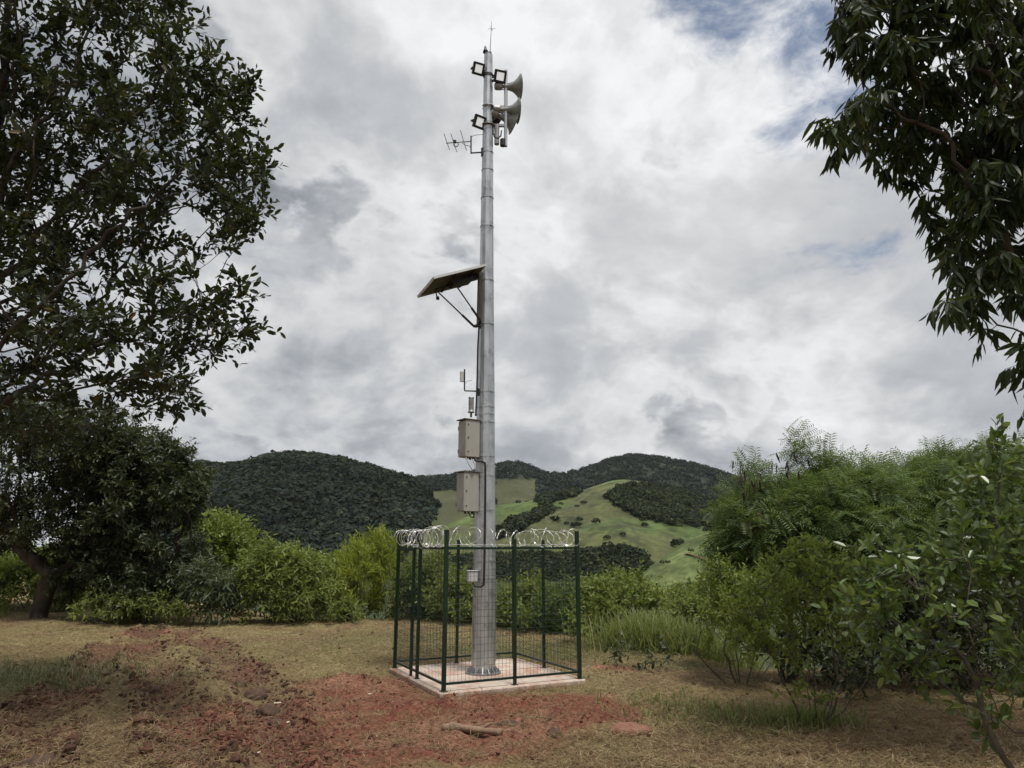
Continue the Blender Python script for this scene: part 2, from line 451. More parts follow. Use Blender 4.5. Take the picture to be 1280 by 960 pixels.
class Hill:
    """a real slope running up from a foot line to a crest line and down behind it"""
    def __init__(s, crest, foot, Yc, Yf, g=1.0, bend=0.0, seed=1, amp=.0, nscale=60.):
        c = np.array(crest, float); f = np.array(foot, float)
        s.px = np.linspace(c[0, 0], c[-1, 0], int((c[-1, 0] - c[0, 0]) / 2.5))
        cy = np.interp(s.px, c[:, 0], c[:, 1]); 
        k = np.ones(7) / 7; cy = np.convolve(np.pad(cy, 3, 'edge'), k, 'valid')
        fy = np.interp(s.px, f[:, 0], f[:, 1])
        yc = Yc + bend * np.sin((s.px - 640) / 170.) ; yf = Yf + 0 * s.px
        C = np.array([at(a, b, d) for a, b, d in zip(s.px, cy, yc)]); Fo = np.array([at(a, b, d) for a, b, d in zip(s.px, fy, yf)])
        v = np.linspace(0, 1, 70); P = Fo[None] + (C - Fo)[None] * v[:, None, None]
        P[..., 2] = Fo[None, :, 2] + (C - Fo)[None, :, 2] * (np.sin(v * PI / 2) ** g)[:, None]
        vb = np.linspace(.06, 1.0, 16)
        Bk = np.repeat(C[None], 16, 0); Bk[..., 1] += vb[:, None] * (Yc - Yf) * .8; Bk[..., 0] *= (Bk[..., 1] / C[None, :, 1])
        Bk[..., 2] -= (vb[:, None] ** 1.6) * (C[None, :, 2] - Fo[None, :, 2])
        P = np.concatenate([P, Bk]); w = np.concatenate([np.sin(v * PI), 0 * vb])[:, None]
        P[..., 2] += amp * w * (fbm(P[..., 0] / nscale, P[..., 1] / nscale, seed, 4) - .5) * 2
        s.P = P; s.nf = 70
    def build(s, name, mat, label, colfn):
        P = s.P; ny, nx = P.shape[:2]; mb = MB()
        i = np.arange(ny - 1)[:, None] * nx + np.arange(nx - 1)[None]
        X, Y = proj(P)
        mb.add(P.reshape(-1, 3), np.stack([i, i + 1, i + nx + 1, i + nx], -1).reshape(-1, 4), colfn(P, X, Y).reshape(-1, 3))
        return tag(mb.build(name, mat, smooth=True), label, 'hill', kind='structure')
    def sample(s, n, r):
        """n points spread evenly as seen, on the slope"""
        ny, nx = s.P.shape[:2]; a = r.random(n) * (s.nf + 2 - 1); b = r.random(n) * (nx - 1.001)
        i, j = a.astype(int), b.astype(int); u, v = (a - i)[:, None], (b - j)[:, None]; P = s.P
        return (P[i, j] * (1 - u) + P[i + 1, j] * u) * (1 - v) + (P[i, j + 1] * (1 - u) + P[i + 1, j + 1] * u) * v
    def find(s, px, py):
        X, Y = proj(s.P[:s.nf]); k = np.argmin((X - px) ** 2 + (Y - py) ** 2)
        return s.P[:s.nf].reshape(-1, 3)[k]

def const_col(c, v=.2, sc=40.):
    c = np.array(c)
    return lambda P, X, Y: c * (1 - v + 2 * v * fbm(P[..., 0] / sc, P[..., 1] / sc, 4, 4))[..., None]
M_HILL = attr_mat('hillside_pasture', .95, .0, .25, .3)
HA = Hill([(120, 600), (180, 600), (225, 594), (250, 588), (275, 592), (300, 590), (330, 581), (358, 577), (388, 577), (420, 581), (450, 589), (475, 597), (500, 606), (515, 611), (530, 622), (541, 635), (549, 652), (555, 674), (559, 700)],
          [(120, 715), (500, 714), (559, 712)], 640, 330, 1.15, 25, 3, 7., 70)
HB = Hill([(380, 622), (440, 613), (500, 607), (530, 604), (570, 600), (600, 594), (620, 588), (640, 585), (655, 588), (675, 597), (695, 602), (715, 600), (740, 592), (765, 583), (790, 579), (820, 580), (850, 584), (880, 589), (905, 597), (930, 606), (980, 612), (1050, 604), (1150, 600), (1300, 596), (1420, 600)],
          [(380, 660), (1420, 660)], 1500, 850, 1.0, 60, 8, 14., 160)
HC = Hill([(430, 712), (480, 700), (520, 682), (545, 662), (575, 649), (600, 641), (618, 634), (645, 631), (667, 628), (700, 622), (724, 617), (757, 607), (780, 603), (800, 606), (830, 614), (860, 622), (900, 634), (940, 644), (1000, 650), (1100, 655)],
          [(430, 742), (1100, 742)], 620, 300, 1.0, 20, 12, 7., 60)
HD = Hill([(760, 758), (775, 742), (790, 726), (805, 713), (815, 706), (833, 692), (853, 680), (870, 671), (890, 664), (912, 660), (950, 655), (1000, 650), (1100, 640), (1300, 625), (1420, 625)],
          [(760, 772), (1420, 772)], 330, 205, 1.1, 8, 20, 2., 35)
def pasture(P, X, Y):
    n = fbm(P[..., 0] / 45, P[..., 1] / 45, 6, 5, .6); m = fbm(P[..., 0] / 9, P[..., 1] / 14, 16, 3, .6)
    c = L3(np.array([.068, .098, .030]), np.array([.12, .155, .046]), smooth(.3, .7, n))
    br = smooth(.42, .62, fbm(P[..., 0] / 70, P[..., 1] / 50, 26, 4)) * .75 + .5 * smooth(640, 690, Y) * smooth(860, 740, X)
    c = L3(c, np.array([.075, .066, .034]), np.clip(br, 0, .6))
    c = L3(c, np.array([.04, .048, .022]), smooth(.56, .7, fbm(P[..., 0] / 12, P[..., 1] / 16, 66, 4, .65)) * .8)
    return c * (.6 + .8 * m)[..., None]
def pasture2(P, X, Y):
    n = fbm(P[..., 0] / 22, P[..., 1] / 22, 6, 5, .6); m = fbm(P[..., 0] / 4, P[..., 1] / 7, 16, 3, .6)
    c = L3(np.array([.075, .10, .033]), np.array([.13, .16, .055]), smooth(.3, .7, n))
    c = L3(c, np.array([.05, .06, .022]), smooth(.57, .68, fbm(P[..., 0] / 5, P[..., 2] / 1.2, 67, 4, .6)) * .6)
    return c * (.66 + .68 * m)[..., None]
def far_col(P, X, Y):
    c = const_col((.024, .032, .018))(P, X, Y)
    g = np.clip(((X > 615) & (X < 672) & (Y > 599) & (Y < 634)) | ((X > 520) & (X < 606) & (Y > 612)), 0, 1).astype(float)
    return L3(c, np.array([.062, .066, .03]) * (.7 + .6 * fbm(P[..., 0] / 40, P[..., 1] / 40, 2, 4))[..., None], g)
HB.build('far_hill', M_HILL, 'farthest wooded ridge on the skyline', far_col)
woodA = lambda X, Y: (X > 150) & (X < 543 - np.maximum(Y - 640, 0) * .75)
def colA(P, X, Y): return L3(pasture(P, X, Y), const_col((.016, .022, .013))(P, X, Y), woodA(X, Y).astype(float))
HA.build('forested_hill', M_HILL, 'dark forested hill on the left of the valley', colA)
HC.build('grass_hill', M_HILL, 'olive pasture hill with wooded right flank', pasture)
HD.build('near_hill', M_HILL, 'bright green pasture slope on the right of the valley', pasture2)

def crowns(mb, P, R, r, nq=46, cflat=.75, qs=.34):
    """each far tree as a dome of leafy clumps"""
    n = len(P); k = nq
    d = unit(r.normal(size=(n, k, 3))); d[..., 2] = np.abs(d[..., 2]) * 1.1 - .25; d = unit(d)
    rad = R[:, None, None] * (.62 + .45 * r.random((n, k, 1)))
    C = P[:, None] + d * rad * np.array([1, 1, cflat]) + np.array([0, 0, 1]) * R[:, None, None] * .45
    nn = unit(d * [1, 1, 1.2] + .34 * r.normal(size=d.shape)).reshape(-1, 3); C = C.reshape(-1, 3)
    ax = unit(np.cross(nn, r.normal(size=nn.shape)))
    s = np.repeat(R, k) * qs * (.7 + .6 * r.random(n * k))
    t = [(-.5, -.5, 0), (.5, -.42, 0), (.55, .45, .0), (-.4, .55, 0)]
    cc = (.5 + .8 * r.random((n, 1)) ** 1.5) * (.55 + .9 * fbm(P[:, :1] / 45, P[:, 1:2] / 60, 77, 3)) * (1 + np.array([.25, .1, -.1]) * r.normal(size=(n, 1)) * .5)
    cc = np.repeat(np.clip(cc, .3, 2), k, 0) * (.88 + .24 * r.random((n * k, 1)))
    batch(mb, t, [(0, 1, 2, 3)], C, ax, nn, s, s * (.7 + .5 * r.random(n * k)), cc)
M_FOREST = leaf_mat('forest_canopy', (.015, .023, .016), (.029, .040, .026), (.042, .052, .032), .1, .7, .1, .93, True)
M_FOREST2 = leaf_mat('gully_canopy', (.016, .024, .012), (.040, .052, .023), (.07, .075, .03), .12, .7, .1, .92, True)
def forest(name, label, hill, n, R0, R1, keep, seed, mat, nq=46):
    r = np.random.default_rng(seed); P = hill.sample(n, r); X, Y = proj(P); P = P[keep(X, Y)]
    mb = MB(); crowns(mb, P, R0 + (R1 - R0) * r.random(len(P)) ** 1.5, r, nq)
    return tag(mb.build(name, mat), label, 'forest', kind='stuff')
forest('hillside_forest', 'dense dark wood covering the left hill', HA, 11500, 1.6, 6.2, woodA, 41, M_FOREST)
grassB = lambda X, Y: ((X > 617) & (X < 672) & (Y > 600) & (Y < 634)) | ((X > 533) & (X < 606) & (Y > 614))
forest('ridge_forest', 'dark wood on the farthest ridge', HB, 8000, 4, 8, lambda X, Y: ~grassB(X, Y) & (Y < 665), 42, M_FOREST, 36)
PC1 = [(755, 622), (768, 612), (795, 606), (830, 610), (870, 618), (960, 640), (1000, 660), (925, 661), (880, 660), (840, 657), (800, 649), (778, 637)]
PC2 = [(612, 668), (640, 653), (665, 642), (692, 632), (694, 639), (672, 651), (650, 663), (612, 680)]
PC3 = [(430, 716), (520, 702), (600, 698), (700, 693), (735, 689), (765, 687), (790, 686), (815, 706), (820, 730), (726, 742), (430, 745)]
PC4 = [(668, 628), (690, 618), (725, 614), (722, 620), (700, 626), (680, 634)]
rc = np.random.default_rng(5)
forest('gully_forest', 'dark woods on the flank and in the gullies of the pasture hill', HC, 14000, 1.5, 3.9,
       lambda X, Y: poly_in(X, Y, PC1) | poly_in(X, Y, PC2) | poly_in(X, Y, PC3) | poly_in(X, Y, PC4) | ((rc.random(len(X)) < .014) & (X > 640) & (Y > 612)), 43, M_FOREST2, 60)
forest('valley_scrub', 'low scrub scattered over the bright green slope', HD, 1500, .8, 2.2, lambda X, Y: ((Y > 733) | (rc.random(len(X)) < .012)), 44, M_FOREST2, 40)
# one tree standing alone on the near pasture
pt = HD.find(889, 667); mb = MB(); rl = np.random.default_rng(3)
rt = thing('lone_tree', 'single round dark tree on the brow of the bright green slope', 'tree', pt)
crowns(mb, np.array([[0, 0, 1.2], [1.5, 0, .9], [-1.6, .3, .8]]), np.array([2.4, 2., 2.]), rl, 160); mb.build('crown', M_FOREST2, rt)
mb = MB(); mb.tube([(0, 0, -.4), (0.1, 0, 1.2), (.1, .1, 2.2)], [.25, .18, .1], 7); mb.build('trunk', M_BARK, rt)
# dirt track across the near pasture
pts = np.array([HD.find(a, b) for a, b in ((858, 692), (866, 695), (876, 698), (886, 702), (896, 706), (906, 711), (918, 717), (932, 722))])
tv = unit(np.gradient(pts, axis=0)); sd = unit(np.cross(tv, [0, 0, 1.])); mb = MB()
w = (.5 + .5 * rl.random((len(pts), 1)))
mb.add(np.concatenate([pts - sd * w + [0, 0, .35], pts + sd * w + [0, 0, .35]]), [[k, k + 1, k + 1 + len(pts), k + len(pts)] for k in range(len(pts) - 1)])
tag(mb.build('dirt_track', surf_mat('bare_track_soil', (.10, .06, .035), (.15, .09, .055), .95)), 'thin bare dirt track crossing the bright green slope', 'track', kind='structure')

# ------------------------------------------------------------------ trees and shrubs
def colonize(A, starts, parents, step, kill, iters, r, bias=(0, 0, 0), wob=.25):
    """branches grow towards the free space of the crown"""
    N = [np.array(p, float) for p in starts]; par = list(parents)
    A = A.copy(); best = np.full(len(A), 1e9); bi = np.zeros(len(A), int)
    new0 = 0; bias = np.array(bias, float); seen = {}
    for it in range(iters):
        Np = np.array(N[new0:])
        if len(Np) == 0 or len(A) == 0: break
        for k in range(0, len(Np), 256):
            d = np.linalg.norm(A[:, None] - Np[None, k:k + 256], axis=2); j = d.argmin(1); dm = d[np.arange(len(A)), j]
            u = dm < best; best[u] = dm[u]; bi[u] = j[u] + new0 + k
        al = best > kill; A, best, bi = A[al], best[al], bi[al]
        if len(A) == 0: break
        new0 = len(N); NA = np.array(N)
        dirs = np.zeros((len(N), 3)); np.add.at(dirs, bi, unit(A - NA[bi]))
        for q in np.unique(bi):
            c = seen.get(q, 0)
            if c > 3: continue
            seen[q] = c + 1
            d = unit(unit(dirs[q]) + bias + wob * r.normal(size=3))
            N.append(NA[q] + d * step); par.append(int(q))
    return np.array(N), np.array(par)

def plant(name, label, cat, stems, ells, nattr, step, rtrunk, leaf, lmat, seed, bark=None, group=None, rtip=.004, iters=160, kill=None,
          bias=(0, 0, .05), trunk_name='trunk', crown_name='crown', pow_=2.0, shell=2.0, mult=2.0):
    r = np.random.default_rng(seed)
    E = []
    vol = []
    for (px, py, Y, rx, ry, dz) in ells:
        c = at(px, py, Y); d = np.linalg.norm(c - [0, 0, CAMH]) ; dd = (c[1] * CP + (c[2] - CAMH) * SP)
        R = np.array([rx * dd / F, dz, ry * dd / F]); E.append((c, R)); vol.append(R.prod())
    vol = np.array(vol) ** .9; pick = r.choice(len(E), nattr, p=vol / vol.sum())
    C = np.array([e[0] for e in E])[pick]; R = np.array([e[1] for e in E])[pick]
    A = C + unit(r.normal(size=(nattr, 3))) * (r.random((nattr, 1)) ** (1 / shell)) * R
    starts, parents = [], []
    for st in stems:
        st = np.asarray(st, float); seg = np.linalg.norm(np.diff(st, axis=0), axis=1); t = np.concatenate([[0], np.cumsum(seg)])
        m = max(2, int(t[-1] / step) + 1); q = np.linspace(0, t[-1], m)
        pts = np.stack([np.interp(q, t, st[:, k]) for k in range(3)], 1)
        pts[1:] += r.normal(size=(m - 1, 3)) * step * .10
        root_ = -1
        if starts:
            dd_ = np.linalg.norm(np.array(starts) - pts[0], axis=1); root_ = int(dd_.argmin()) if dd_.min() < .3 and dd_.argmin() > 0 else -1
        for k, p in enumerate(pts): parents.append(root_ if k == 0 else len(starts) - 1); starts.append(p)
    A = A[A[:, 2] > ground_z(A[:, 0], A[:, 1], False) + .1]
    N, par = colonize(A, starts, parents, step, kill or step * 1.5, iters, r, bias)
    n = len(N); kids = np.zeros(n, int); np.add.at(kids, par[par >= 0], 1)
    acc = np.zeros(n); hgt = np.zeros(n, int)
    for k in range(n - 1, -1, -1):
        if acc[k] == 0: acc[k] = rtip ** pow_
        if par[k] >= 0: acc[par[k]] += acc[k]; hgt[par[k]] = max(hgt[par[k]], hgt[k] + 1)
    rad = acc ** (1 / pow_)
    top = rad.max()
    rad = rtip + (rad - rtip) * max(1e-6, (rtrunk - rtip) / (top - rtip + 1e-9))
    base = np.array(stems[0][0], float)
    root = thing(name, label, cat, base, group)
    k = np.where(par >= 0)[0]; pA, pB = N[par[k]], N[k]; ra = np.minimum(rad[par[k]], rad[k] * 1.35); rb = rad[k]
    mb = MB(); big = rb > rtrunk * .22
    if big.any(): frusta(mb, pA[big] - base, pB[big] + unit(pB[big] - pA[big]) * rb[big, None] * .3 - base, ra[big], rb[big], 8)
    sm = ~big; frusta(mb, pA[sm] - base, pB[sm] - base, ra[sm], rb[sm], 4)
    # twigs and leaves
    L = leaf; tips = np.where((hgt <= L.get('reach', 3)) & (par >= 0))[0]
    nt = int(round(L['twigs'] * mult)); T = np.repeat(tips, nt); m = len(T)
    d0 = unit(N[T] - N[par[T]]); td = unit(d0 * L.get('fwd', .7) + L.get('spread', .8) * r.normal(size=(m, 3)) + np.array([0, 0, L.get('rise', .1)]))
    tl = L['tlen'] * (.5 + r.random(m)); p0 = N[T] + (N[par[T]] - N[T]) * r.random((m, 1)) * .8
    frusta(mb, p0 - base, p0 + td * tl[:, None] - base, np.full(m, rtip * .9), np.full(m, rtip * .5), 3)
    mb.build(trunk_name, bark or M_BARK, root, True)
    nl = L['n']; I = np.repeat(np.arange(m), nl); q = len(I); j = np.tile(np.arange(nl), m)
    u = L.get('u0', .25) + (1 - L.get('u0', .25)) * (j + .6 * r.random(q)) / nl
    P = p0[I] + td[I] * (tl[I] * u)[:, None]
    ref = unit(np.cross(td[I], r.normal(size=(m, 3))[I] * .0 + unit(r.normal(size=(m, 3)))[I])); w = np.cross(td[I], ref)
    a = j * 2.4 + r.random(q) * .7
    side = ref * np.cos(a)[:, None] + w * np.sin(a)[:, None]
    ph = np.radians(L.get('ang', 50)) + .25 * r.normal(size=q)
    ax = unit(td[I] * np.cos(ph)[:, None] + side * np.sin(ph)[:, None] + np.array([0, 0, L.get('droop', 0.0)]) * (.6 + .8 * r.random((q, 1))))
    nr = unit(np.array([0, 0, 1.]) + L.get('flut', .6) * r.normal(size=(q, 3)))
    keep = P[:, 2] > ground_z(P[:, 0], P[:, 1], False) + .02
    Ls = L['L'] * (.6 + .6 * r.random(q))
    P, ax, nr, Ls = P[keep], ax[keep], nr[keep], Ls[keep]
    tv, tf = {'oval': LEAF_OVAL, 'lance': LEAF_LANCE, 'frond': FROND}[L['kind']]
    mb = MB(); batch(mb, tv, tf, P - base, ax, nr, Ls, Ls * L['W'])
    mb.build(crown_name, lmat, root)
    print(name, 'nodes', n, 'leaves', len(P))
    return root

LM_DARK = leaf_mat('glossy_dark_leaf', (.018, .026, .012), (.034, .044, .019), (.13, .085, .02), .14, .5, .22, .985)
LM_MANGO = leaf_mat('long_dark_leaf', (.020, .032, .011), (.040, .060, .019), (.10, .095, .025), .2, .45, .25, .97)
LM_MIDDARK = leaf_mat('dark_bush_leaf', (.026, .036, .016), (.055, .070, .030), (.09, .10, .045), .2, .45, .35, .9)
LM_FEATHER = leaf_mat('feathery_leaf', (.07, .12, .038), (.15, .22, .062), (.22, .26, .08), .44, .5, .3, .93)
LM_LIME = leaf_mat('lime_leaf', (.24, .29, .04), (.38, .43, .06), (.42, .42, .10), .48, .5, .3, .9)
LM_BUSH = leaf_mat('bush_leaf', (.12, .162, .038), (.24, .285, .068), (.31, .32, .10), .46, .5, .3, .9)
LM_FRESH = leaf_mat('fresh_leaf', (.13, .185, .035), (.25, .31, .06), (.34, .35, .09), .46, .42, .4, .93)
LM_BROAD = leaf_mat('broad_leaf', (.060, .10, .028), (.12, .175, .046), (.21, .25, .08), .36, .30, .55, .92)
LM_PALE = leaf_mat('grey_green_leaf', (.06, .085, .045), (.11, .14, .075), (.15, .17, .10), .3, .45, .35, .9)

def G(px, py, Y=None):
    """a point on the ground"""
    p = ground_at(px, py) if Y is None else at(px, py, Y)
    p[2] = float(ground_z(p[0], p[1])) - .03
    return p
def gy_(x, y): return np.array([x, y, float(ground_z(x, y)) - .05])

# big near tree, its trunk just outside the frame on the left
b = gy_(-8.6, 9.3)
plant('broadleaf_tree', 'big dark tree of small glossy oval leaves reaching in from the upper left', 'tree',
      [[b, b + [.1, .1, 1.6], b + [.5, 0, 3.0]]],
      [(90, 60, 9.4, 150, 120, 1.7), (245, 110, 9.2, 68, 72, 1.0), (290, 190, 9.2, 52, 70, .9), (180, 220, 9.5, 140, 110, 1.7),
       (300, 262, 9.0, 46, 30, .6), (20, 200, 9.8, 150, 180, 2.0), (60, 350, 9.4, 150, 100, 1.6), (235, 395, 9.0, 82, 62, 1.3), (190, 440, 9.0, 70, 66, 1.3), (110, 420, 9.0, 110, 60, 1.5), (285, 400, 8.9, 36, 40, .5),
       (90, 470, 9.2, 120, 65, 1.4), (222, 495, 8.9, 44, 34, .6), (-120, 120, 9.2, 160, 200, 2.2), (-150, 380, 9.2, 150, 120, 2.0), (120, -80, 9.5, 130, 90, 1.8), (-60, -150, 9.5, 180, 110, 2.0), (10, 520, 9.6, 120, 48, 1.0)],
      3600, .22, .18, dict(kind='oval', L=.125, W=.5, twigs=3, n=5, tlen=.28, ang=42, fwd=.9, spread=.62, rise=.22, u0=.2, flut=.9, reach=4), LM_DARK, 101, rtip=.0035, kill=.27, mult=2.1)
# long-leaved tree on the right, trunk outside the frame
b = gy_(7.6, 7.2)
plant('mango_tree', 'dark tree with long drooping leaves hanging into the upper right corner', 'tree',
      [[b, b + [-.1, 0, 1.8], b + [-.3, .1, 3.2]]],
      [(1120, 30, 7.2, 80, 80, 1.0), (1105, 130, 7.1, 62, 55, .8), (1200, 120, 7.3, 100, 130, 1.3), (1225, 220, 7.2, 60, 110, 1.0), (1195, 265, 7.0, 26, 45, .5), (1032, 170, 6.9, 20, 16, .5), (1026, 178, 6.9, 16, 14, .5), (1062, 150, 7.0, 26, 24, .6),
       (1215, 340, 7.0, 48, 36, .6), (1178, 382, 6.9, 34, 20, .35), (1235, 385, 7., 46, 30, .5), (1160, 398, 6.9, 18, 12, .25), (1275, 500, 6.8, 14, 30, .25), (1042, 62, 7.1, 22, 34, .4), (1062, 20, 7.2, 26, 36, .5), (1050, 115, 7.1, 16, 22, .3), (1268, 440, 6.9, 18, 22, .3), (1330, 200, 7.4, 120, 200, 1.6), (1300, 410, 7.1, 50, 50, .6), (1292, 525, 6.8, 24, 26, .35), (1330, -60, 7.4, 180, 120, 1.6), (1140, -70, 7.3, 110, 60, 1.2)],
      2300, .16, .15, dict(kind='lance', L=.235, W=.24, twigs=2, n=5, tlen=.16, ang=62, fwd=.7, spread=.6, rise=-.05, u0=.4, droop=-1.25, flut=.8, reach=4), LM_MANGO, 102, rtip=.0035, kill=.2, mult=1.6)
# the tree with the visible trunk, back left
b = G(48, 770, 22.5)
plant('spreading_tree', 'dark spreading tree with a short thick bare trunk at the far left', 'tree',
      [[b, b + [.1, 0, .7], b + [.25, 0, 1.35]], [b + [.25, 0, 1.3], b + [-.6, 0, 1.9], b + [-1.4, .2, 2.6]], [b + [.25, 0, 1.3], b + [.8, .1, 1.7], b + [1.3, .1, 2.6]]],
      [(-20, 640, 22.5, 90, 60, 2.2), (70, 620, 22.3, 75, 70, 2.0), (120, 560, 22, 60, 60, 1.8), (20, 550, 22.5, 110, 60, 2.2), (130, 660, 21.8, 40, 40, 1.0), (-100, 590, 23, 60, 60, 1.6)],
      2200, .24, .25, dict(kind='oval', L=.13, W=.5, twigs=3, n=7, tlen=.38, ang=50, spread=.9), LM_MIDDARK, 103, rtip=.005, mult=3)
# the broad dark multi-stemmed tree beside it
b = G(165, 768, 23)
plant('domed_tree', 'broad domed dark green tree with leaves down to the ground left of the hill', 'tree',
      [[b, b + [.1, 0, 1.], b + [.2, 0, 2.]], [b, b + [-.4, 0, .8], b + [-.9, .1, 1.8]], [b, b + [.5, 0, .8], b + [1.1, -.1, 1.7]]],
      [(190, 610, 23, 66, 70, 2.2), (222, 625, 22.6, 36, 46, 1.2), (150, 590, 23, 70, 60, 2.0), (205, 690, 22.8, 52, 55, 1.8), (135, 690, 23, 60, 62, 1.8), (225, 585, 22.6, 20, 22, .7), (180, 740, 22.4, 70, 26, 1.4), (195, 555, 22.9, 32, 24, .8)],
      2600, .24, .15, dict(kind='lance', L=.17, W=.36, twigs=3, n=8, tlen=.36, ang=60, spread=.9, droop=-.25), LM_MIDDARK, 104, rtip=.005, mult=3)

def shrub(label, ells, basepx, Y, nattr, leaf, mat, seed, name='shrub', cat='shrub', stems=4, spreadm=.35, step=.15, rt=.022, **kw):
    b = G(*basepx, Y) if Y else G(*basepx)
    r = np.random.default_rng(seed); S = []
    for k in range(stems):
        o = np.array([*(r.normal(size=2) * spreadm), 0]); q = b + o * .4; q[2] = float(ground_z(q[0], q[1])) - .03
        S.append([q, q + o * .5 + [0, 0, .25], q + o + [0, 0, .55]])
    return plant(name, label, cat, S, ells, nattr, step, rt, leaf, mat, seed, bark=kw.pop('bark', M_TWIG), trunk_name='stems', crown_name='foliage', rtip=kw.pop('rtip', .003), **kw)
OV = lambda L, n=7, tw=3, **k: dict(kind='oval', L=L, W=.5, twigs=tw, n=n, tlen=L * 3.2, ang=50, spread=.85, **k)
LA = lambda L, n=7, tw=3, W=.3, **k: dict(kind='lance', L=L, W=W, twigs=tw, n=n, tlen=L * 2.2, ang=50, spread=.8, **k)
FR = lambda L, n=4, tw=2, **k: dict(kind='frond', L=L, W=.62, twigs=tw, n=n, tlen=L * .8, ang=62, spread=.7, u0=.3, droop=-.25, flut=.4, **k)
GB = 'bushes along the edge of the clearing'
# left group behind the clearing
shrub('rounded feathery green bush just right of the dark domed tree', [(355, 722, 22.6, 50, 38, 1.6), (335, 710, 22.4, 32, 28, 1.2), (392, 732, 22.6, 30, 30, 1.2), (348, 695, 22.4, 20, 20, .8), (355, 752, 22.2, 54, 20, 1.3)], (355, 773), 22.8, 1100, dict(kind='lance', L=.19, W=.3, twigs=2, n=7, tlen=.40, ang=58, spread=.8, droop=-.2, rise=.3), LM_BUSH, 201, group=GB, stems=7, spreadm=.8)
shrub('yellow green bushy tree rising behind the feathery bush', [(282, 680, 27, 34, 32, 1.4), (262, 668, 27, 26, 24, 1.0), (300, 720, 27, 40, 36, 1.4), (270, 655, 27, 14, 10, .5)], (280, 768), 27, 700, OV(.16), LM_FRESH, 202, group=GB, stems=4)
shrub('lime yellow spiky bush left of the cage', [(466, 722, 24, 36, 44, 1.2), (450, 735, 24, 34, 34, 1.2), (480, 700, 24, 20, 34, .8), (468, 690, 24.2, 14, 22, .5), (440, 705, 24.4, 14, 20, .5)], (465, 772), 23.5, 900, dict(kind='lance', L=.22, W=.17, twigs=2, n=6, tlen=.4, ang=32, spread=.4, rise=.9, fwd=.8), LM_LIME, 203, group=GB, stems=9, spreadm=.6, bias=(0, 0, .35))
shrub('mid green bush between the feathery bush and the lime one', [(418, 728, 27, 36, 34, 1.4), (432, 715, 27, 26, 24, 1.0), (405, 745, 27, 30, 24, 1.2)], (418, 772), 27, 600, OV(.15), LM_FRESH, 204, group=GB, stems=5)
shrub('pale grey green plant with arching stems under the dark tree', [(262, 735, 21.8, 26, 28, .8), (282, 745, 21.8, 20, 22, .7), (245, 720, 21.8, 18, 18, .5)], (262, 772), 21.8, 330, LA(.24, 6, 2, .22, droop=-.3), LM_PALE, 205, group=GB, stems=5, spreadm=.6)
shrub('low dark weedy bush at the foot of the domed tree', [(160, 757, 21.6, 60, 14, .8), (215, 760, 21.6, 34, 13, .7)], (170, 772), 21.6, 320, LA(.16, 6, 2), LM_BUSH, 206, group=GB, stems=8, spreadm=.6)
shrub('small bush behind the bare trunk at the far left', [(10, 735, 26, 40, 34, 1.3), (85, 742, 26, 34, 30, 1.3), (40, 715, 27, 60, 30, 1.3)], (40, 772), 26, 650, OV(.16), LM_FRESH, 207, group=GB, stems=6, spreadm=1.2)
shrub('low sprawling clump right of the feathery bush', [(432, 765, 22.4, 22, 8, .6)], (432, 773), 22.4, 90, LA(.15, 6, 2), LM_BUSH, 208, group=GB, stems=5, spreadm=.5)
# on the slope behind the cage
shrub('green bush seen through the left side of the cage', [(530, 735, 24, 36, 38, 1.4), (512, 748, 24, 26, 30, 1.2), (552, 740, 24, 28, 36, 1.2)], (530, 790), 24, 700, OV(.15), LM_BUSH, 211, group=GB, stems=6, spreadm=.7)
shrub('bush seen through the cage left of the pole', [(585, 757, 22, 30, 32, 1.2), (570, 745, 22, 26, 26, 1.0)], (580, 800), 22, 420, OV(.13), LM_BUSH, 212, group=GB, stems=5, spreadm=.6)
shrub('bush seen through the cage right of the pole', [(650, 765, 20.5, 34, 32, 1.3), (632, 775, 20.5, 26, 24, 1.0), (668, 752, 20.5, 24, 26, 1.0)], (650, 815), 20.5, 700, OV(.13), LM_BUSH, 213, group=GB, stems=6, spreadm=.7)
shrub('bush seen through the right end of the cage', [(705, 765, 19.5, 32, 32, 1.2), (688, 780, 19.5, 24, 22, 1.0)], (705, 815), 19.5, 500, OV(.12), LM_FEATHER, 214, group=GB, stems=5, spreadm=.6)
shrub('rounded leafy bush just right of the cage', [(768, 760, 19, 46, 38, 1.5), (745, 770, 19, 34, 36, 1.2), (800, 765, 19, 30, 34, 1.2), (765, 790, 18.6, 50, 18, 1.1)], (768, 812), 19, 1150, OV(.135), LM_BUSH, 215, group=GB, stems=7, spreadm=.8)
shrub('hazy bush behind the rounded one right of the cage', [(850, 765, 26, 46, 28, 1.6), (820, 775, 26, 30, 26, 1.3), (885, 760, 26, 30, 30, 1.3)], (850, 800), 26, 700, OV(.15), LM_BUSH, 216, group=GB, stems=6, spreadm=.9)
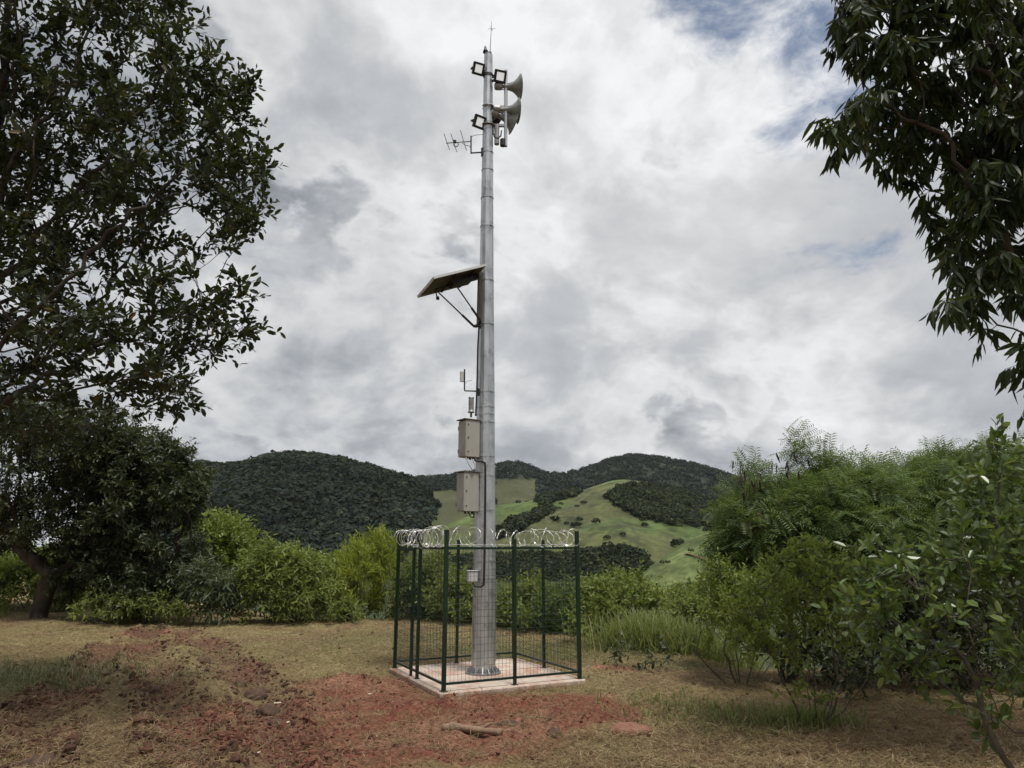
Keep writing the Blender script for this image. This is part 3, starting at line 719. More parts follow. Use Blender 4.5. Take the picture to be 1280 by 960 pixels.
# right-hand group
b = G(985, 850, 13.2)
plant('feathery_tree', 'feathery leaved small tree with dark hanging pods on the right skyline', 'tree',
      [[b, b + [.1, 0, .8], b + [.2, 0, 1.7]], [b, b + [-.3, .1, .8], b + [-.6, .1, 1.6]], [b, b + [.5, 0, .8], b + [1.1, .1, 1.6]]],
      [(985, 665, 13.2, 66, 44, 1.1), (940, 670, 13, 30, 48, .7), (1020, 625, 13.2, 40, 30, .8), (1030, 670, 13, 70, 60, 1.2), (948, 618, 13.1, 20, 20, .4), (1008, 578, 13.2, 18, 14, .3), (1055, 605, 13.2, 30, 18, .5), (925, 700, 13., 30, 36, .6), (1075, 640, 13.3, 50, 50, 1.0), (934, 590, 13.1, 12, 8, .2), (1003, 556, 13.2, 8, 8, .15), (915, 645, 13, 12, 20, .3), (1045, 580, 13.2, 12, 8, .2)],
      2200, .13, .05, FR(.40, 5, 2), LM_FEATHER, 301, rtip=.004, bark=M_TWIG)
b = G(1170, 850, 14.2)
plant('feathery_tree', 'second feathery small tree farther right behind the broad leaved bush', 'tree',
      [[b, b + [.1, 0, .9], b + [.1, 0, 1.8]], [b, b + [-.4, .1, .8], b + [-1., .1, 1.7]], [b, b + [.5, 0, .8], b + [1.3, .1, 1.6]]],
      [(1120, 630, 14, 60, 45, 1.1), (1190, 620, 14.2, 60, 45, 1.1), (1250, 630, 14, 60, 56, 1.1), (1225, 575, 14.2, 24, 18, .5), (1190, 590, 14.2, 30, 14, .5), (1160, 595, 14.2, 26, 18, .5), (1120, 700, 14, 80, 60, 1.2), (1220, 700, 14, 90, 60, 1.2), (1330, 640, 14, 70, 80, 1.4)],
      2200, .14, .05, FR(.40, 5, 2), LM_FEATHER, 302, rtip=.004, bark=M_TWIG)
shrub('shadowy green bush in the gap under the feathery trees', [(1090, 740, 12.4, 80, 60, 1.0), (1180, 760, 12.2, 90, 60, 1.0), (1040, 760, 12.5, 50, 50, .8), (1270, 760, 12.2, 60, 70, 1.0), (1130, 810, 12, 110, 30, .9), (1060, 825, 12.2, 60, 24, .8), (1220, 820, 12, 90, 34, .9)], (1120, 850), 12.4, 2600, OV(.11), LM_MIDDARK, 303, group=GB, stems=9, spreadm=1.0, step=.18)
shrub('light green bush of narrow leaves left of the foreground shrub', [(920, 755, 12, 36, 44, .7), (900, 780, 12, 26, 36, .6), (950, 740, 12, 36, 36, .7), (915, 720, 12, 24, 22, .5), (935, 800, 11.8, 40, 28, .6), (890, 765, 12, 20, 36, .5)], (925, 835), 12.2, 1400, LA(.11, 7, 3, .26, rise=.4), LM_FRESH, 304, group=GB, stems=8, spreadm=.5, step=.16)
shrub('slender multi-stemmed foreground shrub with bright young leaves', [(1000, 740, 9.2, 60, 50, .6), (960, 770, 9.2, 50, 46, .5), (1040, 760, 9.2, 50, 56, .6), (1010, 690, 9.3, 40, 24, .4), (940, 800, 9.2, 34, 30, .4), (1080, 740, 9.3, 40, 40, .5), (985, 820, 9.2, 40, 20, .35), (1020, 800, 9.2, 40, 30, .4), (1050, 710, 9.3, 34, 30, .4), (1005, 850, 9.2, 36, 26, .3), (930, 770, 9.3, 34, 40, .4)], (1018, 906), None, 1300, dict(kind='oval', L=.085, W=.48, twigs=2, n=6, tlen=.2, ang=48, spread=.6, rise=.4, flut=.8, reach=4), LM_FRESH, 305, stems=7, spreadm=.22, step=.13, rt=.02, rtip=.003, group=GB)
shrub('near bush of broad glossy leaves at the right edge', [(1150, 760, 5.6, 70, 80, .5), (1230, 720, 5.5, 70, 90, .5), (1250, 830, 5.4, 70, 90, .5), (1180, 690, 5.7, 60, 40, .4), (1120, 720, 5.8, 46, 40, .35), (1300, 640, 5.5, 60, 90, .5), (1230, 610, 5.6, 24, 40, .25), (1320, 800, 5.4, 80, 120, .6), (1250, 915, 5.4, 40, 30, .3), (1330, 940, 5.3, 60, 80, .4), (1255, 880, 5.4, 50, 50, .4), (1190, 850, 5.5, 50, 40, .35), (1120, 800, 5.7, 40, 50, .3), (1250, 570, 5.6, 30, 30, .25), (1080, 770, 5.9, 30, 36, .3), (1100, 690, 5.9, 34, 26, .3), (1180, 780, 5.5, 60, 60, .4)], (1330, 1080), None, 1500, dict(kind='oval', L=.10, W=.52, twigs=2, n=5, tlen=.2, ang=52, spread=.7, rise=.15, flut=.9, u0=.15), LM_BROAD, 306, mult=1.5, stems=6, spreadm=.25, step=.11, rt=.022, rtip=.0028, group=GB)

# seed pods hanging in the feathery tree
ft = bpy.data.objects['feathery_tree']; r = np.random.default_rng(7); base = np.array(ft.location); M_POD = surf_mat('dry_pod', (.03, .02, .012), (.06, .04, .025), .8)
for (cx, cy, n_) in ((945, 600, 16), (930, 590, 8), (945, 650, 22), (955, 690, 14), (985, 580, 7), (1000, 570, 6)):
    c = at(cx, cy, 12.25); mb = MB()
    P = c + r.normal(size=(n_, 3)) * [.15, .12, .12]
    batch(mb, LEAF_LANCE[0], LEAF_LANCE[1], P - base, np.array([0, 0, -1.]) + .12 * r.normal(size=(n_, 3)), unit(r.normal(size=(n_, 3))), np.full(n_, .2), np.full(n_, .034))
    mb.build('pod_cluster', M_POD, ft)

# ------------------------------------------------------------------ grass, straw, clods
def field(n, x0, x1, y0, y1, r):
    Y = 1 / (1 / y0 + (1 / y1 - 1 / y0) * r.random(n)) if True else 0
    X = (r.random(n) - .5) * 2 * (Y * .78 + .6)
    k = (X > x0) & (X < x1); return X[k], Y[k]
def lay(name, label, n, kind, seed, mat, y0=7.2, y1=26):
    r = np.random.default_rng(seed); X, Y = field(n, -22, 20, y0, y1, r)
    u, v = pad_local(X, Y); out = np.maximum(np.abs(u), np.abs(v)) > 1.26
    X, Y = X[out], Y[out]; red, dark, grn, n1, n2, n3, rr = zones(X, Y); s = edge_dist(X, Y)
    if kind == 'hay':
        keep = r.random(len(X)) < np.clip(.25 + 1.1 * smooth(.40, .58, n2 * .55 + n1 * .2 + n3 * .25) - .78 * red - .45 * dark, .04, 1)
    else:
        keep = r.random(len(X)) < np.clip(grn * .6 + .04 + .8 * smooth(0, 2, s), 0, 1)
    X, Y, red, grn, n1, n2, n3 = [a[keep] for a in (X, Y, red, grn, n1, n2, n3)]; m = len(X)
    Z = ground_z(X, Y); a = r.random(m) * 2 * PI
    if kind == 'hay':
        el = np.radians(np.abs(r.normal(size=m)) * 16); L = .05 + .16 * r.random(m) ** 2; W = .005 + .005 * r.random(m)
        c = L3(np.array([.15, .10, .05]), np.array([.42, .35, .20]), r.random(m) ** 1.8)
        c = L3(c, np.array([.15, .165, .055]), (r.random(m) < .12 + .28 * (X < 1.5) * smooth(10, 14, Y) + .5 * grn) * .8)
        c = L3(c, np.array([.15, .075, .045]), np.clip(red + .25 + .3 * smooth(13, 9, Y), 0, 1) * .45)
        Z = Z + .004 + .02 * r.random(m) + .045 * smooth(.5, .75, n3) * r.random(m)
    else:
        el = np.radians(15 + 60 * r.random(m)); L = (.04 + .11 * r.random(m)) * (1 + .8 * smooth(-1, 2, edge_dist(X, Y))); W = .006 + .007 * r.random(m)
        c = L3(np.array([.07, .085, .026]), np.array([.20, .205, .08]), r.random(m))
        c = L3(c, np.array([.27, .21, .12]), (r.random(m) < .38) * .85); Z = Z - .01
    ax = np.stack([np.cos(a) * np.cos(el), np.sin(a) * np.cos(el), np.sin(el)], 1)
    nr = unit(np.array([0, 0, 1.]) + .5 * r.normal(size=(m, 3)))
    mb = MB(); t = [(0, -.5, 0), (.55, -.45, .03), (1, 0, -.08), (.55, .45, .03), (0, .5, 0)]
    batch(mb, [(0, -.5, 0), (.6, -.35, .05), (1.0, .0, -.06), (.6, .35, .05)], [(0, 1, 2, 3)], np.stack([X, Y, Z], 1), ax, nr, L, W, c)
    print(name, m)
    return tag(mb.build(name, mat), label, 'grass', kind='stuff')
M_STRAW = attr_mat('cut_straw', .8, 0, 3, .15, .15)
lay('cut_hay', 'dry cut hay and straw strewn over the clearing', 420000, 'hay', 61, M_STRAW)
lay('short_grass', 'short green grass growing back in patches of the clearing', 330000, 'green', 62, M_STRAW, 7.2, 30)
lay('meadow_grass', 'olive stubble on the far side of the clearing', 160000, 'hay', 63, M_STRAW, 14, 27)

# tall grass tussock
def tussock(label, px, py, Y, rx, ry, n, hl, mat, seed, group=None):
    r = np.random.default_rng(seed); c = at(px, py, Y); x = c[0] + r.normal(size=n) * rx; y = Y + r.normal(size=n) * ry
    z = ground_z(x, y); base = np.array([c[0], Y, float(ground_z(c[0], Y))])
    a = r.random(n) * 2 * PI; el = np.radians(90 - np.abs(r.normal(size=n)) * 34); L = hl * (.5 + .6 * r.random(n))
    ax = np.stack([np.cos(a) * np.cos(el), np.sin(a) * np.cos(el), np.sin(el)], 1); side = unit(np.cross(ax, [0, 0, 1.]) + 1e-3)
    nr = np.cross(side, ax); nr[nr[:, 2] < 0] *= -1
    o = thing('grass_tussock', label, 'grass', base, group); mb = MB()
    t = [(0, -.5, 0), (.5, -.45, -.03), (.5, .45, -.03), (0, .5, 0), (.85, -.3, -.14), (.85, .3, -.14), (1.0, -.06, -.26), (1.0, .06, -.26)]
    batch(mb, t, [(0, 1, 2, 3), (1, 4, 5, 2), (4, 6, 7, 5)], np.stack([x, y, z], 1) - base, ax, nr, L, .010 + .012 * r.random(n)); mb.build('blades', mat, o)
LM_GRASS = leaf_mat('tall_grass_blade', (.12, .155, .045), (.24, .28, .09), (.34, .31, .15), .42, .5, .3, .85)
GT = 'tall grass tussocks at the rim of the clearing'
tussock('wide tussock of tall pale green grass right of the cage', 842, 815, 16.2, .75, .4, 4200, .85, LM_GRASS, 71, GT)
tussock('smaller grass tussock between the rounded bush and the tall tussock', 800, 815, 16.6, .3, .3, 1200, .6, LM_GRASS, 72, GT)
tussock('grass clump around the stems of the foreground shrub', 1010, 905, 9.5, .28, .2, 420, .26, LM_GRASS, 73, GT)
tussock('tuft of bleached grass at the left edge of the clearing', 40, 842, 12.6, 1.0, .9, 1500, .16, leaf_mat('bleached_grass', (.14, .145, .07), (.24, .24, .13), None, .2, .6), 74, GT)
tussock('leafy green weed tuft in front of the foreground shrub', 955, 905, 9.6, .4, .4, 300, .17, LM_GRASS, 75, GT)
tussock('green tuft on the brown hay right of the cage', 850, 885, 10.3, .5, .55, 300, .16, LM_GRASS, 76, GT)

# clods of churned earth
import bmesh
def ico(sub):
    bm = bmesh.new(); bmesh.ops.create_icosphere(bm, subdivisions=sub, radius=1); V = np.array([v.co[:] for v in bm.verts])
    Fc = np.array([[v.index for v in f.verts] for f in bm.faces]); bm.free(); return V, Fc
IV, IF = ico(1)
def clods(n, seed):
    r = np.random.default_rng(seed); X, Y = field(n, -16, 14, 7.2, 24, r)
    red, dark, grn, n1, n2, n3, rr = zones(X, Y); u, v = pad_local(X, Y); q = np.maximum(np.abs(u), np.abs(v))
    ridge = np.exp(-((rr - .42) / .18) ** 2)
    keep = (q > 1.255) & (r.random(len(X)) < np.clip(.07 + 1.0 * dark * n3 + 1.0 * ridge * smooth(.42, .56, n1 * .5 + n2 * .5) + .22 * red * smooth(.5, .66, n2) + .5 * zone(X, Y, 455, 860, .8, .7) * n3, 0, 1))
    X, Y, red, ridge = X[keep], Y[keep], red[keep], ridge[keep]; m = len(X)
    R = .009 + .024 * r.random(m) ** 4 + .035 * ridge * r.random(m) ** 2
    V = IV[None] * (1 + .9 * (r.random((m, len(IV), 1)) - .5)) * (R[:, None, None] * (.7 + .6 * r.random((m, 1, 3)))) 
    P = np.stack([X, Y, ground_z(X, Y) + R * .15], 1)
    c = L3(np.array([.075, .040, .027]), np.array([.125, .055, .037]), np.clip(red, 0, 1)) * (.7 + .6 * r.random((m, 1)))
    mb = MB(); mb.add((V + P[:, None]).reshape(-1, 3), (IF[None] + (np.arange(m) * len(IV))[:, None, None]).reshape(-1, 3), np.repeat(c, len(IV), 0))
    print('clods', m)
    tag(mb.build('soil_clods', attr_mat('churned_earth', .95, .4, 40, .3)), 'crumbly dark clods of earth thrown up along the wheel ruts', 'soil', kind='stuff')
clods(60000, 81)
# things lying on the ground
p = ground_at(588, 920); c = ground_at(553, 916); d = ground_at(626, 926); mb = MB(); r = np.random.default_rng(4)
P = np.array([c + (d - c) * t + np.array([0, .012 * math.sin(9 * t) + .02 * t * t, .0]) for t in np.linspace(0, 1, 12)]); P[:, 2] = np.linspace(float(ground_z(P[0, 0], P[0, 1])), float(ground_z(P[-1, 0], P[-1, 1])), 12) + .05 + .012 * np.sin(np.linspace(0, 5, 12))
mb.tube(P - p, .05 * (1 - .3 * np.linspace(0, 1, 12)) * (1 + .14 * r.normal(size=12)), 9)
mb.tube([P[7] - p, P[7] - p + [.12, .1, .05], P[7] - p + [.2, .16, .03]], [.02, .014, .008], 6)
tag(mb.build('fallen_branch', M_WOOD, smooth=True, loc=None), 'weathered broken branch lying on the red soil in front of the cage', 'branch'); bpy.data.objects['fallen_branch'].location = tuple(p)
def lump(name, label, px, py, size, mat, seed, cat):
    r = np.random.default_rng(seed); V, Fc = ico(3); p = ground_at(px, py); p[2] = float(ground_z(p[0], p[1]))
    n = fbm(V[:, 0] * 2.2 + V[:, 2] * 1.3 + 5, V[:, 1] * 2.2 - V[:, 2] + seed, seed, 4, .75)
    mb = MB(); mb.add(V * (.3 + 1.4 * n)[:, None] * np.array(size) + [0, 0, size[2] * .25], Fc)
    o = mb.build(name, mat, smooth=True); o.location = tuple(p); return tag(o, label, cat)
M_REDROCK = surf_mat('red_clay_block', (.17, .075, .05), (.24, .12, .085), .95, 0, 6, 1., 40)
M_DKCLAY = surf_mat('dark_clay_block', (.06, .035, .025), (.10, .06, .04), .95, 0, 6, 1., 40)
lump('clay_block', 'large flat block of pale red clay right of the fallen branch', 790, 917, (.27, .16, .10), M_REDROCK, 5, 'clay')
lump('clay_block', 'dark clod standing between the fallen branch and the red clay block', 692, 918, (.10, .08, .08), M_DKCLAY, 6, 'clay')
lump('clay_block', 'dark clod lying just behind the fallen branch', 635, 908, (.16, .08, .05), M_DKCLAY, 7, 'clay')
for k, (a, b_, s, lb) in enumerate([(300, 853, .11, 'dark clod at the far end of the churned ridge'), (318, 868, .15, 'big dark clod in the middle of the churned ridge'), (333, 886, .14, 'biggest near clod of the churned ridge'),
                              (255, 828, .12, 'dark clod beyond the churned ridge'), (345, 900, .1, 'small clod at the near end of the churned ridge'), (190, 862, .12, 'dark clod in the middle wheel rut'), (50, 958, .16, 'dark clod at the bottom left of the clearing')]):
    lump('clay_block', lb, a, b_, (s, s * .8, s * .65), M_DKCLAY, 10 + k, 'clay')
M_CHIP = surf_mat('pale_wood_chip', (.5, .42, .33), (.62, .55, .45), .8)
for k, (a, b_, lb) in enumerate([(347, 878, 'long pale wood chip beside the churned ridge'), (360, 903, 'pale wood chip below the churned ridge'), (195, 920, 'small pale chip in the left ruts'), (470, 922, 'pale chip on the red soil left of the branch'), (323, 938, 'pale chip near the bottom in the left rut'), (1232, 935, 'pale dry chip under the near bush'), (462, 872, 'pale chip on the red mound')]):
    p = ground_at(a, b_); p[2] = float(ground_z(p[0], p[1])) + .015; mb = MB(); an = .3 + k; R = Matrix.Rotation(an, 3, 'Z') @ Matrix.Rotation(.2, 3, 'X')
    mb.box((0, 0, 0), (.10 if k == 0 else .055, .022, .012), np.array(R), .004); o = mb.build('wood_chip', M_CHIP); o.location = tuple(p); tag(o, lb, 'wood chip', 'pale chips on the ground')

# ------------------------------------------------------------------ concrete pad
CA, SA = math.cos(PADA), math.sin(PADA); EU = np.array([CA, SA, 0]); EV = np.array([-SA, CA, 0]); EZ = np.array([0, 0, 1.]); RP = np.stack([EU, EV, EZ], 1)
PC = np.array([PADC[0], PADC[1], 0.0]); HS = PADS / 2
mb = MB(); s = HS + .075; mb.box((0, 0, -.10), (2 * s, 2 * s, .2), None, .018)
pad = tag(mb.build('concrete_pad', pad_mat(), loc=None), 'square pale concrete pad stained with red soil under the cage and pole', 'concrete pad'); pad.location = tuple(PC); pad.rotation_euler = (0, 0, PADA)
def PL(u, v, z): return np.array([u, v, z], float)
# ------------------------------------------------------------------ cage (built in the pad's own axes)
cage = thing('wire_cage', 'dark green welded mesh security cage around the foot of the pole', 'fence', PC); cage.rotation_euler = (0, 0, PADA)
HT = 2.03; EXT = .26
corner = {'F': (-HS, -HS), 'R': (HS, -HS), 'L': (-HS, HS), 'B': (HS, HS)}
for k, (u, v) in corner.items():
    mb = MB(); w = .058
    mb.box((u, v, (HT + EXT) / 2), (w, w, HT + EXT), None, .006); mb.box((u, v, .006), (.10, .10, .010), None, .002); mb.box((u, v, HT + EXT + .008), (w + .008, w + .008, .016), None, .004)
    mb.build('post', M_GREEN, cage)
SIDES = [('F', 'R'), ('R', 'B'), ('B', 'L'), ('L', 'F')]
def mesh_panel(a, b, z0, z1, parent):
    mb = MB(); a, b = np.array(a), np.array(b); L = np.linalg.norm(b - a); t = (b - a) / L
    n = max(2, int(round(L / .062))); r = .0022
    A, B = [], []
    for k in range(1, n):
        q = a + t * L * k / n; A.append([*q, z0]); B.append([*q, z1])
    m = int(round((z1 - z0) / .1)); nn = np.array([t[1], -t[0]]) * .005
    for k in range(1, m):
        z = z0 + (z1 - z0) * k / m; A.append([*(a + nn), z]); B.append([*(b + nn), z])
    A, B = np.array(A), np.array(B); frusta(mb, A, B, np.full(len(A), r), np.full(len(A), r), 4)
    return mb.build('mesh_panel', M_WIRE, parent)
ZB = .105
for s0, s1 in SIDES:
    a, b = np.array(corner[s0]), np.array(corner[s1]); t = unit(b - a); mid = (a + b) / 2
    ga, gb = a + t * .036, b - t * .036
    mb = MB(); mb.bar([*mid, 0], [*mid, HT + .13], .044); mb.box((*mid, .006), (.08, .08, .010), None, .002); mb.box((*mid, HT + .137), (.05, .05, .012), None, .003)
    mb.build('post', M_GREEN, cage)
    if (s0, s1) == ('L', 'F'):
        g1 = a + t * (PADS * .37)
        # gate between the rear corner and its own slam post
        mb = MB(); mb.bar([*g1, 0], [*g1, HT - .01], .04); mb.build('post', M_GREEN, cage)
        mb = MB(); p, q = ga + t * .012, g1 - t * .034
        for z in (ZB, HT - .03): mb.bar([*p, z], [*q, z], .035)
        mb.bar([*p, ZB + .018], [*p, HT - .048], .03); mb.bar([*q, ZB + .018], [*q, HT - .048], .03)
        gate = mb.build('gate', M_GREEN, cage); mesh_panel(p, q, ZB + .02, HT - .05, gate)
        mb = MB(); mb.box((*(q + np.array([-.04, 0])), 1.02), (.05, .07, .13), None, .006); mb.tube([[q[0] - .06, q[1], .93], [q[0] - .06, q[1], .90]], .022, 8); mb.build('lock', M_BLACK, gate)
        segs = [(g1 + t * .024, mid - t * .026), (mid + t * .026, gb)]
    else: segs = [(ga, mid - t * .026), (mid + t * .026, gb)]
    for p, q in segs:
        mb = MB(); mb.bar([*p, HT], [*q, HT], .035); mb.build('top_rail', M_GREEN, cage)
        mb = MB(); mb.bar([*p, ZB], [*q, ZB], .032); mb.build('bottom_rail', M_GREEN, cage)
        mesh_panel(p, q, ZB + .018, HT - .018, cage)
mb = MB()
# ------------------------------------------------------------------ razor wire
rz = thing('razor_wire', 'loops of shiny barbed razor wire coiled along the top of the cage', 'razor wire', (PC[0], PC[1], HT)); rz.rotation_euler = (0, 0, PADA)
r = np.random.default_rng(14); mb = MB(); bar_P, bar_A = [], []
for si, (s0, s1) in enumerate([('L', 'F'), ('F', 'R'), ('R', 'B'), ('B', 'L')]):
    a, b = np.array(corner[s0]), np.array(corner[s1]); t = unit(b - a); n2_ = np.array([t[1], -t[0]]); L = np.linalg.norm(b - a)
    loops = (14, 8, 8, 8)[si]; m = loops * 22; q = np.linspace(0, 1, m); ang = q * loops * 2 * PI
    rr_ = .142 + .012 * np.interp(q * loops, np.arange(loops + 1), r.normal(size=loops + 1))
    off = .05 * np.interp(q * loops, np.arange(loops + 1), r.normal(size=loops + 1))
    lean = np.interp(q * loops, np.arange(loops + 1), r.choice([-1, 1], loops + 1) * (.05 + .13 * r.random(loops + 1))) * (1.0 if si else .35)
    along = np.clip(q * (L - .2) + .10 + off * 1.2 + lean * np.cos(ang), .02, L - .02)
    zc = .165 + .02 * np.sin(q * 9 + si)
    P = np.stack([a[0] + t[0] * along + n2_[0] * rr_ * np.cos(ang), a[1] + t[1] * along + n2_[1] * rr_ * np.cos(ang), zc + rr_ * np.sin(ang)], 1)
    mb.tube(P, .0042, 5)
    k = np.arange(3, m - 3, 3); bar_P.append(P[k]); bar_A.append(unit(P[k + 1] - P[k - 1]))
mb.build('coil', M_RAZOR, rz, True)
bp, ba = np.concatenate(bar_P), np.concatenate(bar_A); mb = MB()
batch(mb, [(-.5, -.25, 0), (-.1, -.5, 0), (.5, -.25, 0), (.5, .25, 0), (.1, .5, 0), (-.5, .25, 0)], [(0, 1, 2, 5), (5, 2, 3, 4)], bp, ba, r.normal(size=bp.shape), np.full(len(bp), .032), np.full(len(bp), .026))
tag(mb.build('barb', M_RAZOR, rz), kind='stuff')
mb = MB()
for s0, s1 in SIDES:
    a, b = np.array(corner[s0]), np.array(corner[s1]); mb.tube([[*a, .06], [*((a + b) / 2), .045], [*b, .06]], .002, 4)
mb.build('support_wire', M_RAZOR, rz)

# ------------------------------------------------------------------ pole
PX, PY = PC[0], PC[1]; PH = float(at(611, 69, PY)[2]); R0, R1 = .206, .088
def pr(z): return R0 + (R1 - R0) * z / PH
pole = thing('siren_pole', 'tall tapering galvanised steel pole standing inside the cage', 'pole', PC)
mb = MB(); zz = np.linspace(.0, PH, 24); mb.tube([(0, 0, z) for z in zz], [pr(z) for z in zz], 12, True, PI / 12 + .1); mb.build('shaft', M_GALV, pole)
mb = MB(); mb.disc_prof([(0.0, .30), (.022, .30), (.024, .0)], (0, 0, .004), EZ, 32)
mb.build('base_flange', M_GALV_DARK, pole)
for k in range(16):
    a = k / 16 * 2 * PI; d = np.array([math.cos(a), math.sin(a), 0]); n_ = np.array([-d[1], d[0], 0]) * .007
    mb = MB(); A = d * .195; B = d * .285
    V = [A + n_ + [0, 0, .026], B + n_ + [0, 0, .026], A + n_ + [0, 0, .12], A - n_ + [0, 0, .026], B - n_ + [0, 0, .026], A - n_ + [0, 0, .12]]
    mb.addm(V, [[[0, 1, 2], [3, 5, 4]], [[0, 3, 4, 1], [1, 4, 5, 2], [2, 5, 3, 0]]]); mb.build('base_gusset', M_GALV_DARK, pole)
    mb = MB(); mb.tube([d_ for d_ in (d * .255 + [0, 0, .02], )] + [np.array([math.cos(a + .2), math.sin(a + .2), 0]) * .255 + [0, 0, .07]] if False else [np.array([math.cos(a + .2), math.sin(a + .2), 0]) * .262 + [0, 0, .026], np.array([math.cos(a + .2), math.sin(a + .2), 0]) * .262 + [0, 0, .065]], .014, 6); mb.build('anchor_bolt', M_GALV_DARK, pole)
def zpx(py): return float(at(610, py, PY - .1)[2])
for py in (131, 188, 210, 245, 281, 349, 404, 489, 508, 517, 527, 570, 594, 637, 700, 722):
    z = zpx(py); mb = MB(); rr_ = pr(z); mb.disc_prof([(-.011, rr_ - .004), (-.011, rr_ + .006), (.011, rr_ + .006), (.011, rr_ - .004)], (0, 0, z), EZ, 24)
    mb.box((rr_ * .75, -rr_ * .75, z), (.035, .035, .024)); mb.build('strap', M_GALV, pole)
mb = MB(); mb.box((0, 0, PH + .02), (.13, .13, .05), None, .01); mb.build('top_cap', M_BLACK, pole)
# lightning rod
p0 = np.array([PX + .03, PY, PH + .03]); rod = thing('lightning_rod', 'thin lightning rod with a small cross tip on top of the pole', 'lightning rod', p0)
top = at(614.6, 27, PY) - p0; mb = MB(); mb.tube([(0, 0, 0), top], [.011, .005], 6); mb.build('rod', M_GALV_DARK, rod)
c = at(614.6, 36, PY) - p0; mb = MB(); mb.tube([c + [-.075, .02, .012], c + [.075, -.02, -.012]], .0045, 5); mb.tube([c + [-.02, -.06, 0], c + [.02, .06, 0]], .0045, 5); mb.build('cross_tip', M_GALV_DARK, rod)
# small black beacon
p0 = at(611, 68, PY); be = thing('warning_beacon', 'small black cone shaped beacon leaning from the top of the pole', 'beacon', p0)
c = at(607, 65.5, PY) - p0; mb = MB(); mb.tube([(0, 0, 0), c], .014, 6); mb.build('stem', M_BLACK, be)
mb = MB(); mb.disc_prof([(0, 0), (.0, .055), (.03, .052), (.07, .03), (.13, .02), (.145, .012), (.15, 0)], c, (-.05, 0, 1), 16); mb.build('cone', M_BLACK, be, True)

# ------------------------------------------------------------------ floodlights
def rot(yaw, tilt, roll=0.0):
    return np.array(Matrix.Rotation(yaw, 3, 'Z') @ Matrix.Rotation(tilt, 3, 'X') @ Matrix.Rotation(roll, 3, 'Y'))
mL, NL, pL = newmat('white_led_face'); pL.inputs['Base Color'].default_value = (.85, .86, .86, 1); pL.inputs['Roughness'].default_value = .35
pL.inputs['Emission Color'].default_value = (.95, .98, 1, 1); pL.inputs['Emission Strength'].default_value = .42  # floodlight faces: near-white base colour plus a weak emission
def floodlight(px, py, label, yaw, tilt, s=.235, dY=-.12):
    c = at(px, py, PY + dY); o = thing('floodlight', label, 'floodlight', c, 'square floodlights at the top of the pole'); R = rot(yaw, tilt)
    # local: front faces -Y
    f = lambda v: R @ np.asarray(v, float)
    mb = MB(); mb.box(f((0, .028, 0)), (s, .04, s), R, .008)
    for k in range(7): mb.box(f((-s * .36 + k * s * .12, .062, 0)), (.008, .03, s * .8), R)
    mb.build('housing', M_BLACK, o)
    mb = MB(); w = s * .17
    mb.box(f((0, -.006, s / 2 - w / 2)), (s, .03, w), R, .004); mb.box(f((0, -.006, -s / 2 + w / 2)), (s, .03, w), R, .004)
    mb.box(f((s / 2 - w / 2, -.006, 0)), (w, .03, s - 2 * w), R); mb.box(f((-s / 2 + w / 2, -.006, 0)), (w, .03, s - 2 * w), R)
    mb.build('bezel', M_BLACK, o)
    mb = MB(); mb.box(f((0, .003, 0)), (s - 2 * w - .002, .008, s - 2 * w - .002), R); mb.build('light_panel', mL, o)
    zt = c[2]; tgt = np.array([PX, PY, zt - .03]) - c; tgt -= unit(tgt * [1, 1, 0]) * pr(zt) * .9
    mb = MB()
    for sx in (-1, 1): mb.bar(f((sx * (s / 2 + .008), .03, 0)), f((sx * (s / 2 + .008), .11, -.02)), .012, .03)
    mb.bar(f((-s / 2 - .014, .115, -.02)), f((s / 2 + .014, .115, -.02)), .03, .012); mb.bar(f((0, .12, -.02)), tgt, .035); mb.build('bracket', M_BLACK, o)
    return o
floodlight(598.2, 86, 'upper left square black floodlight left of the pole top', .42, .5)
floodlight(625.3, 95.5, 'square black floodlight right of the pole top beside the horn mast', .32, .45, .24, -.16)
floodlight(599.5, 152.5, 'lower square black floodlight above the comb antenna', .62, .5, .245)
floodlight(621.5, 152, 'dark floodlight turned away beside the lower horns', 2.3, .45, .2, .16)
for py in (91, 153):
    z = zpx(py); mb = MB(); rr_ = pr(z); mb.disc_prof([(-.025, rr_ - .004), (-.025, rr_ + .012), (.025, rr_ + .012), (.025, rr_ - .004)], (0, 0, z), EZ, 20); mb.build('light_clamp', M_BLACK, pole)

# ------------------------------------------------------------------ horn mast and horns
a, b = at(632.3, 88, PY), at(629.2, 183, PY); b = np.array([a[0], a[1], b[2]])
mast = thing('horn_mast', 'short grey pipe mast carrying the horns beside the pole', 'mast', b)
mb = MB(); mb.tube([(0, 0, 0), a - b], .036, 10); mb.build('pipe', M_GALV, mast)
for py in (134, 157):
    z = float(at(630, py, PY)[2]); mb = MB(); q = np.array([PX, PY, z]) - b
    mb.bar(q + [pr(z) * .8, 0, 0], [0, 0, z - b[2]], .05, .05); mb.build('arm', M_GALV_DARK, mast)
    mb = MB(); rr_ = pr(z); P = [q + [rr_ * 1.25 * math.cos(t), rr_ * 1.25 * math.sin(t), .012 * math.sin(t)] for t in np.linspace(-2.6, 2.6, 20)]; mb.tube(P, .013, 6); mb.build('u_bolt', M_GALV_DARK, mast)
c = at(621, 169, PY) - b; mb = MB(); mb.tube([c + [0, 0, -.20], c + [0, 0, .22]], .05, 12); mb.build('side_tube', M_GALV_DARK, mast)
c = at(628.5, 178, PY) - b; mb = MB(); mb.tube([c + [0, -.02, -.09], c + [0, -.02, .05]], .055, 12); mb.build('end_sleeve', M_BLACK, mast)
P = [at(x, y, PY - .15) - b for x, y in ((617, 160), (616.5, 166), (618, 171), (622, 173), (626, 170), (627, 163))]
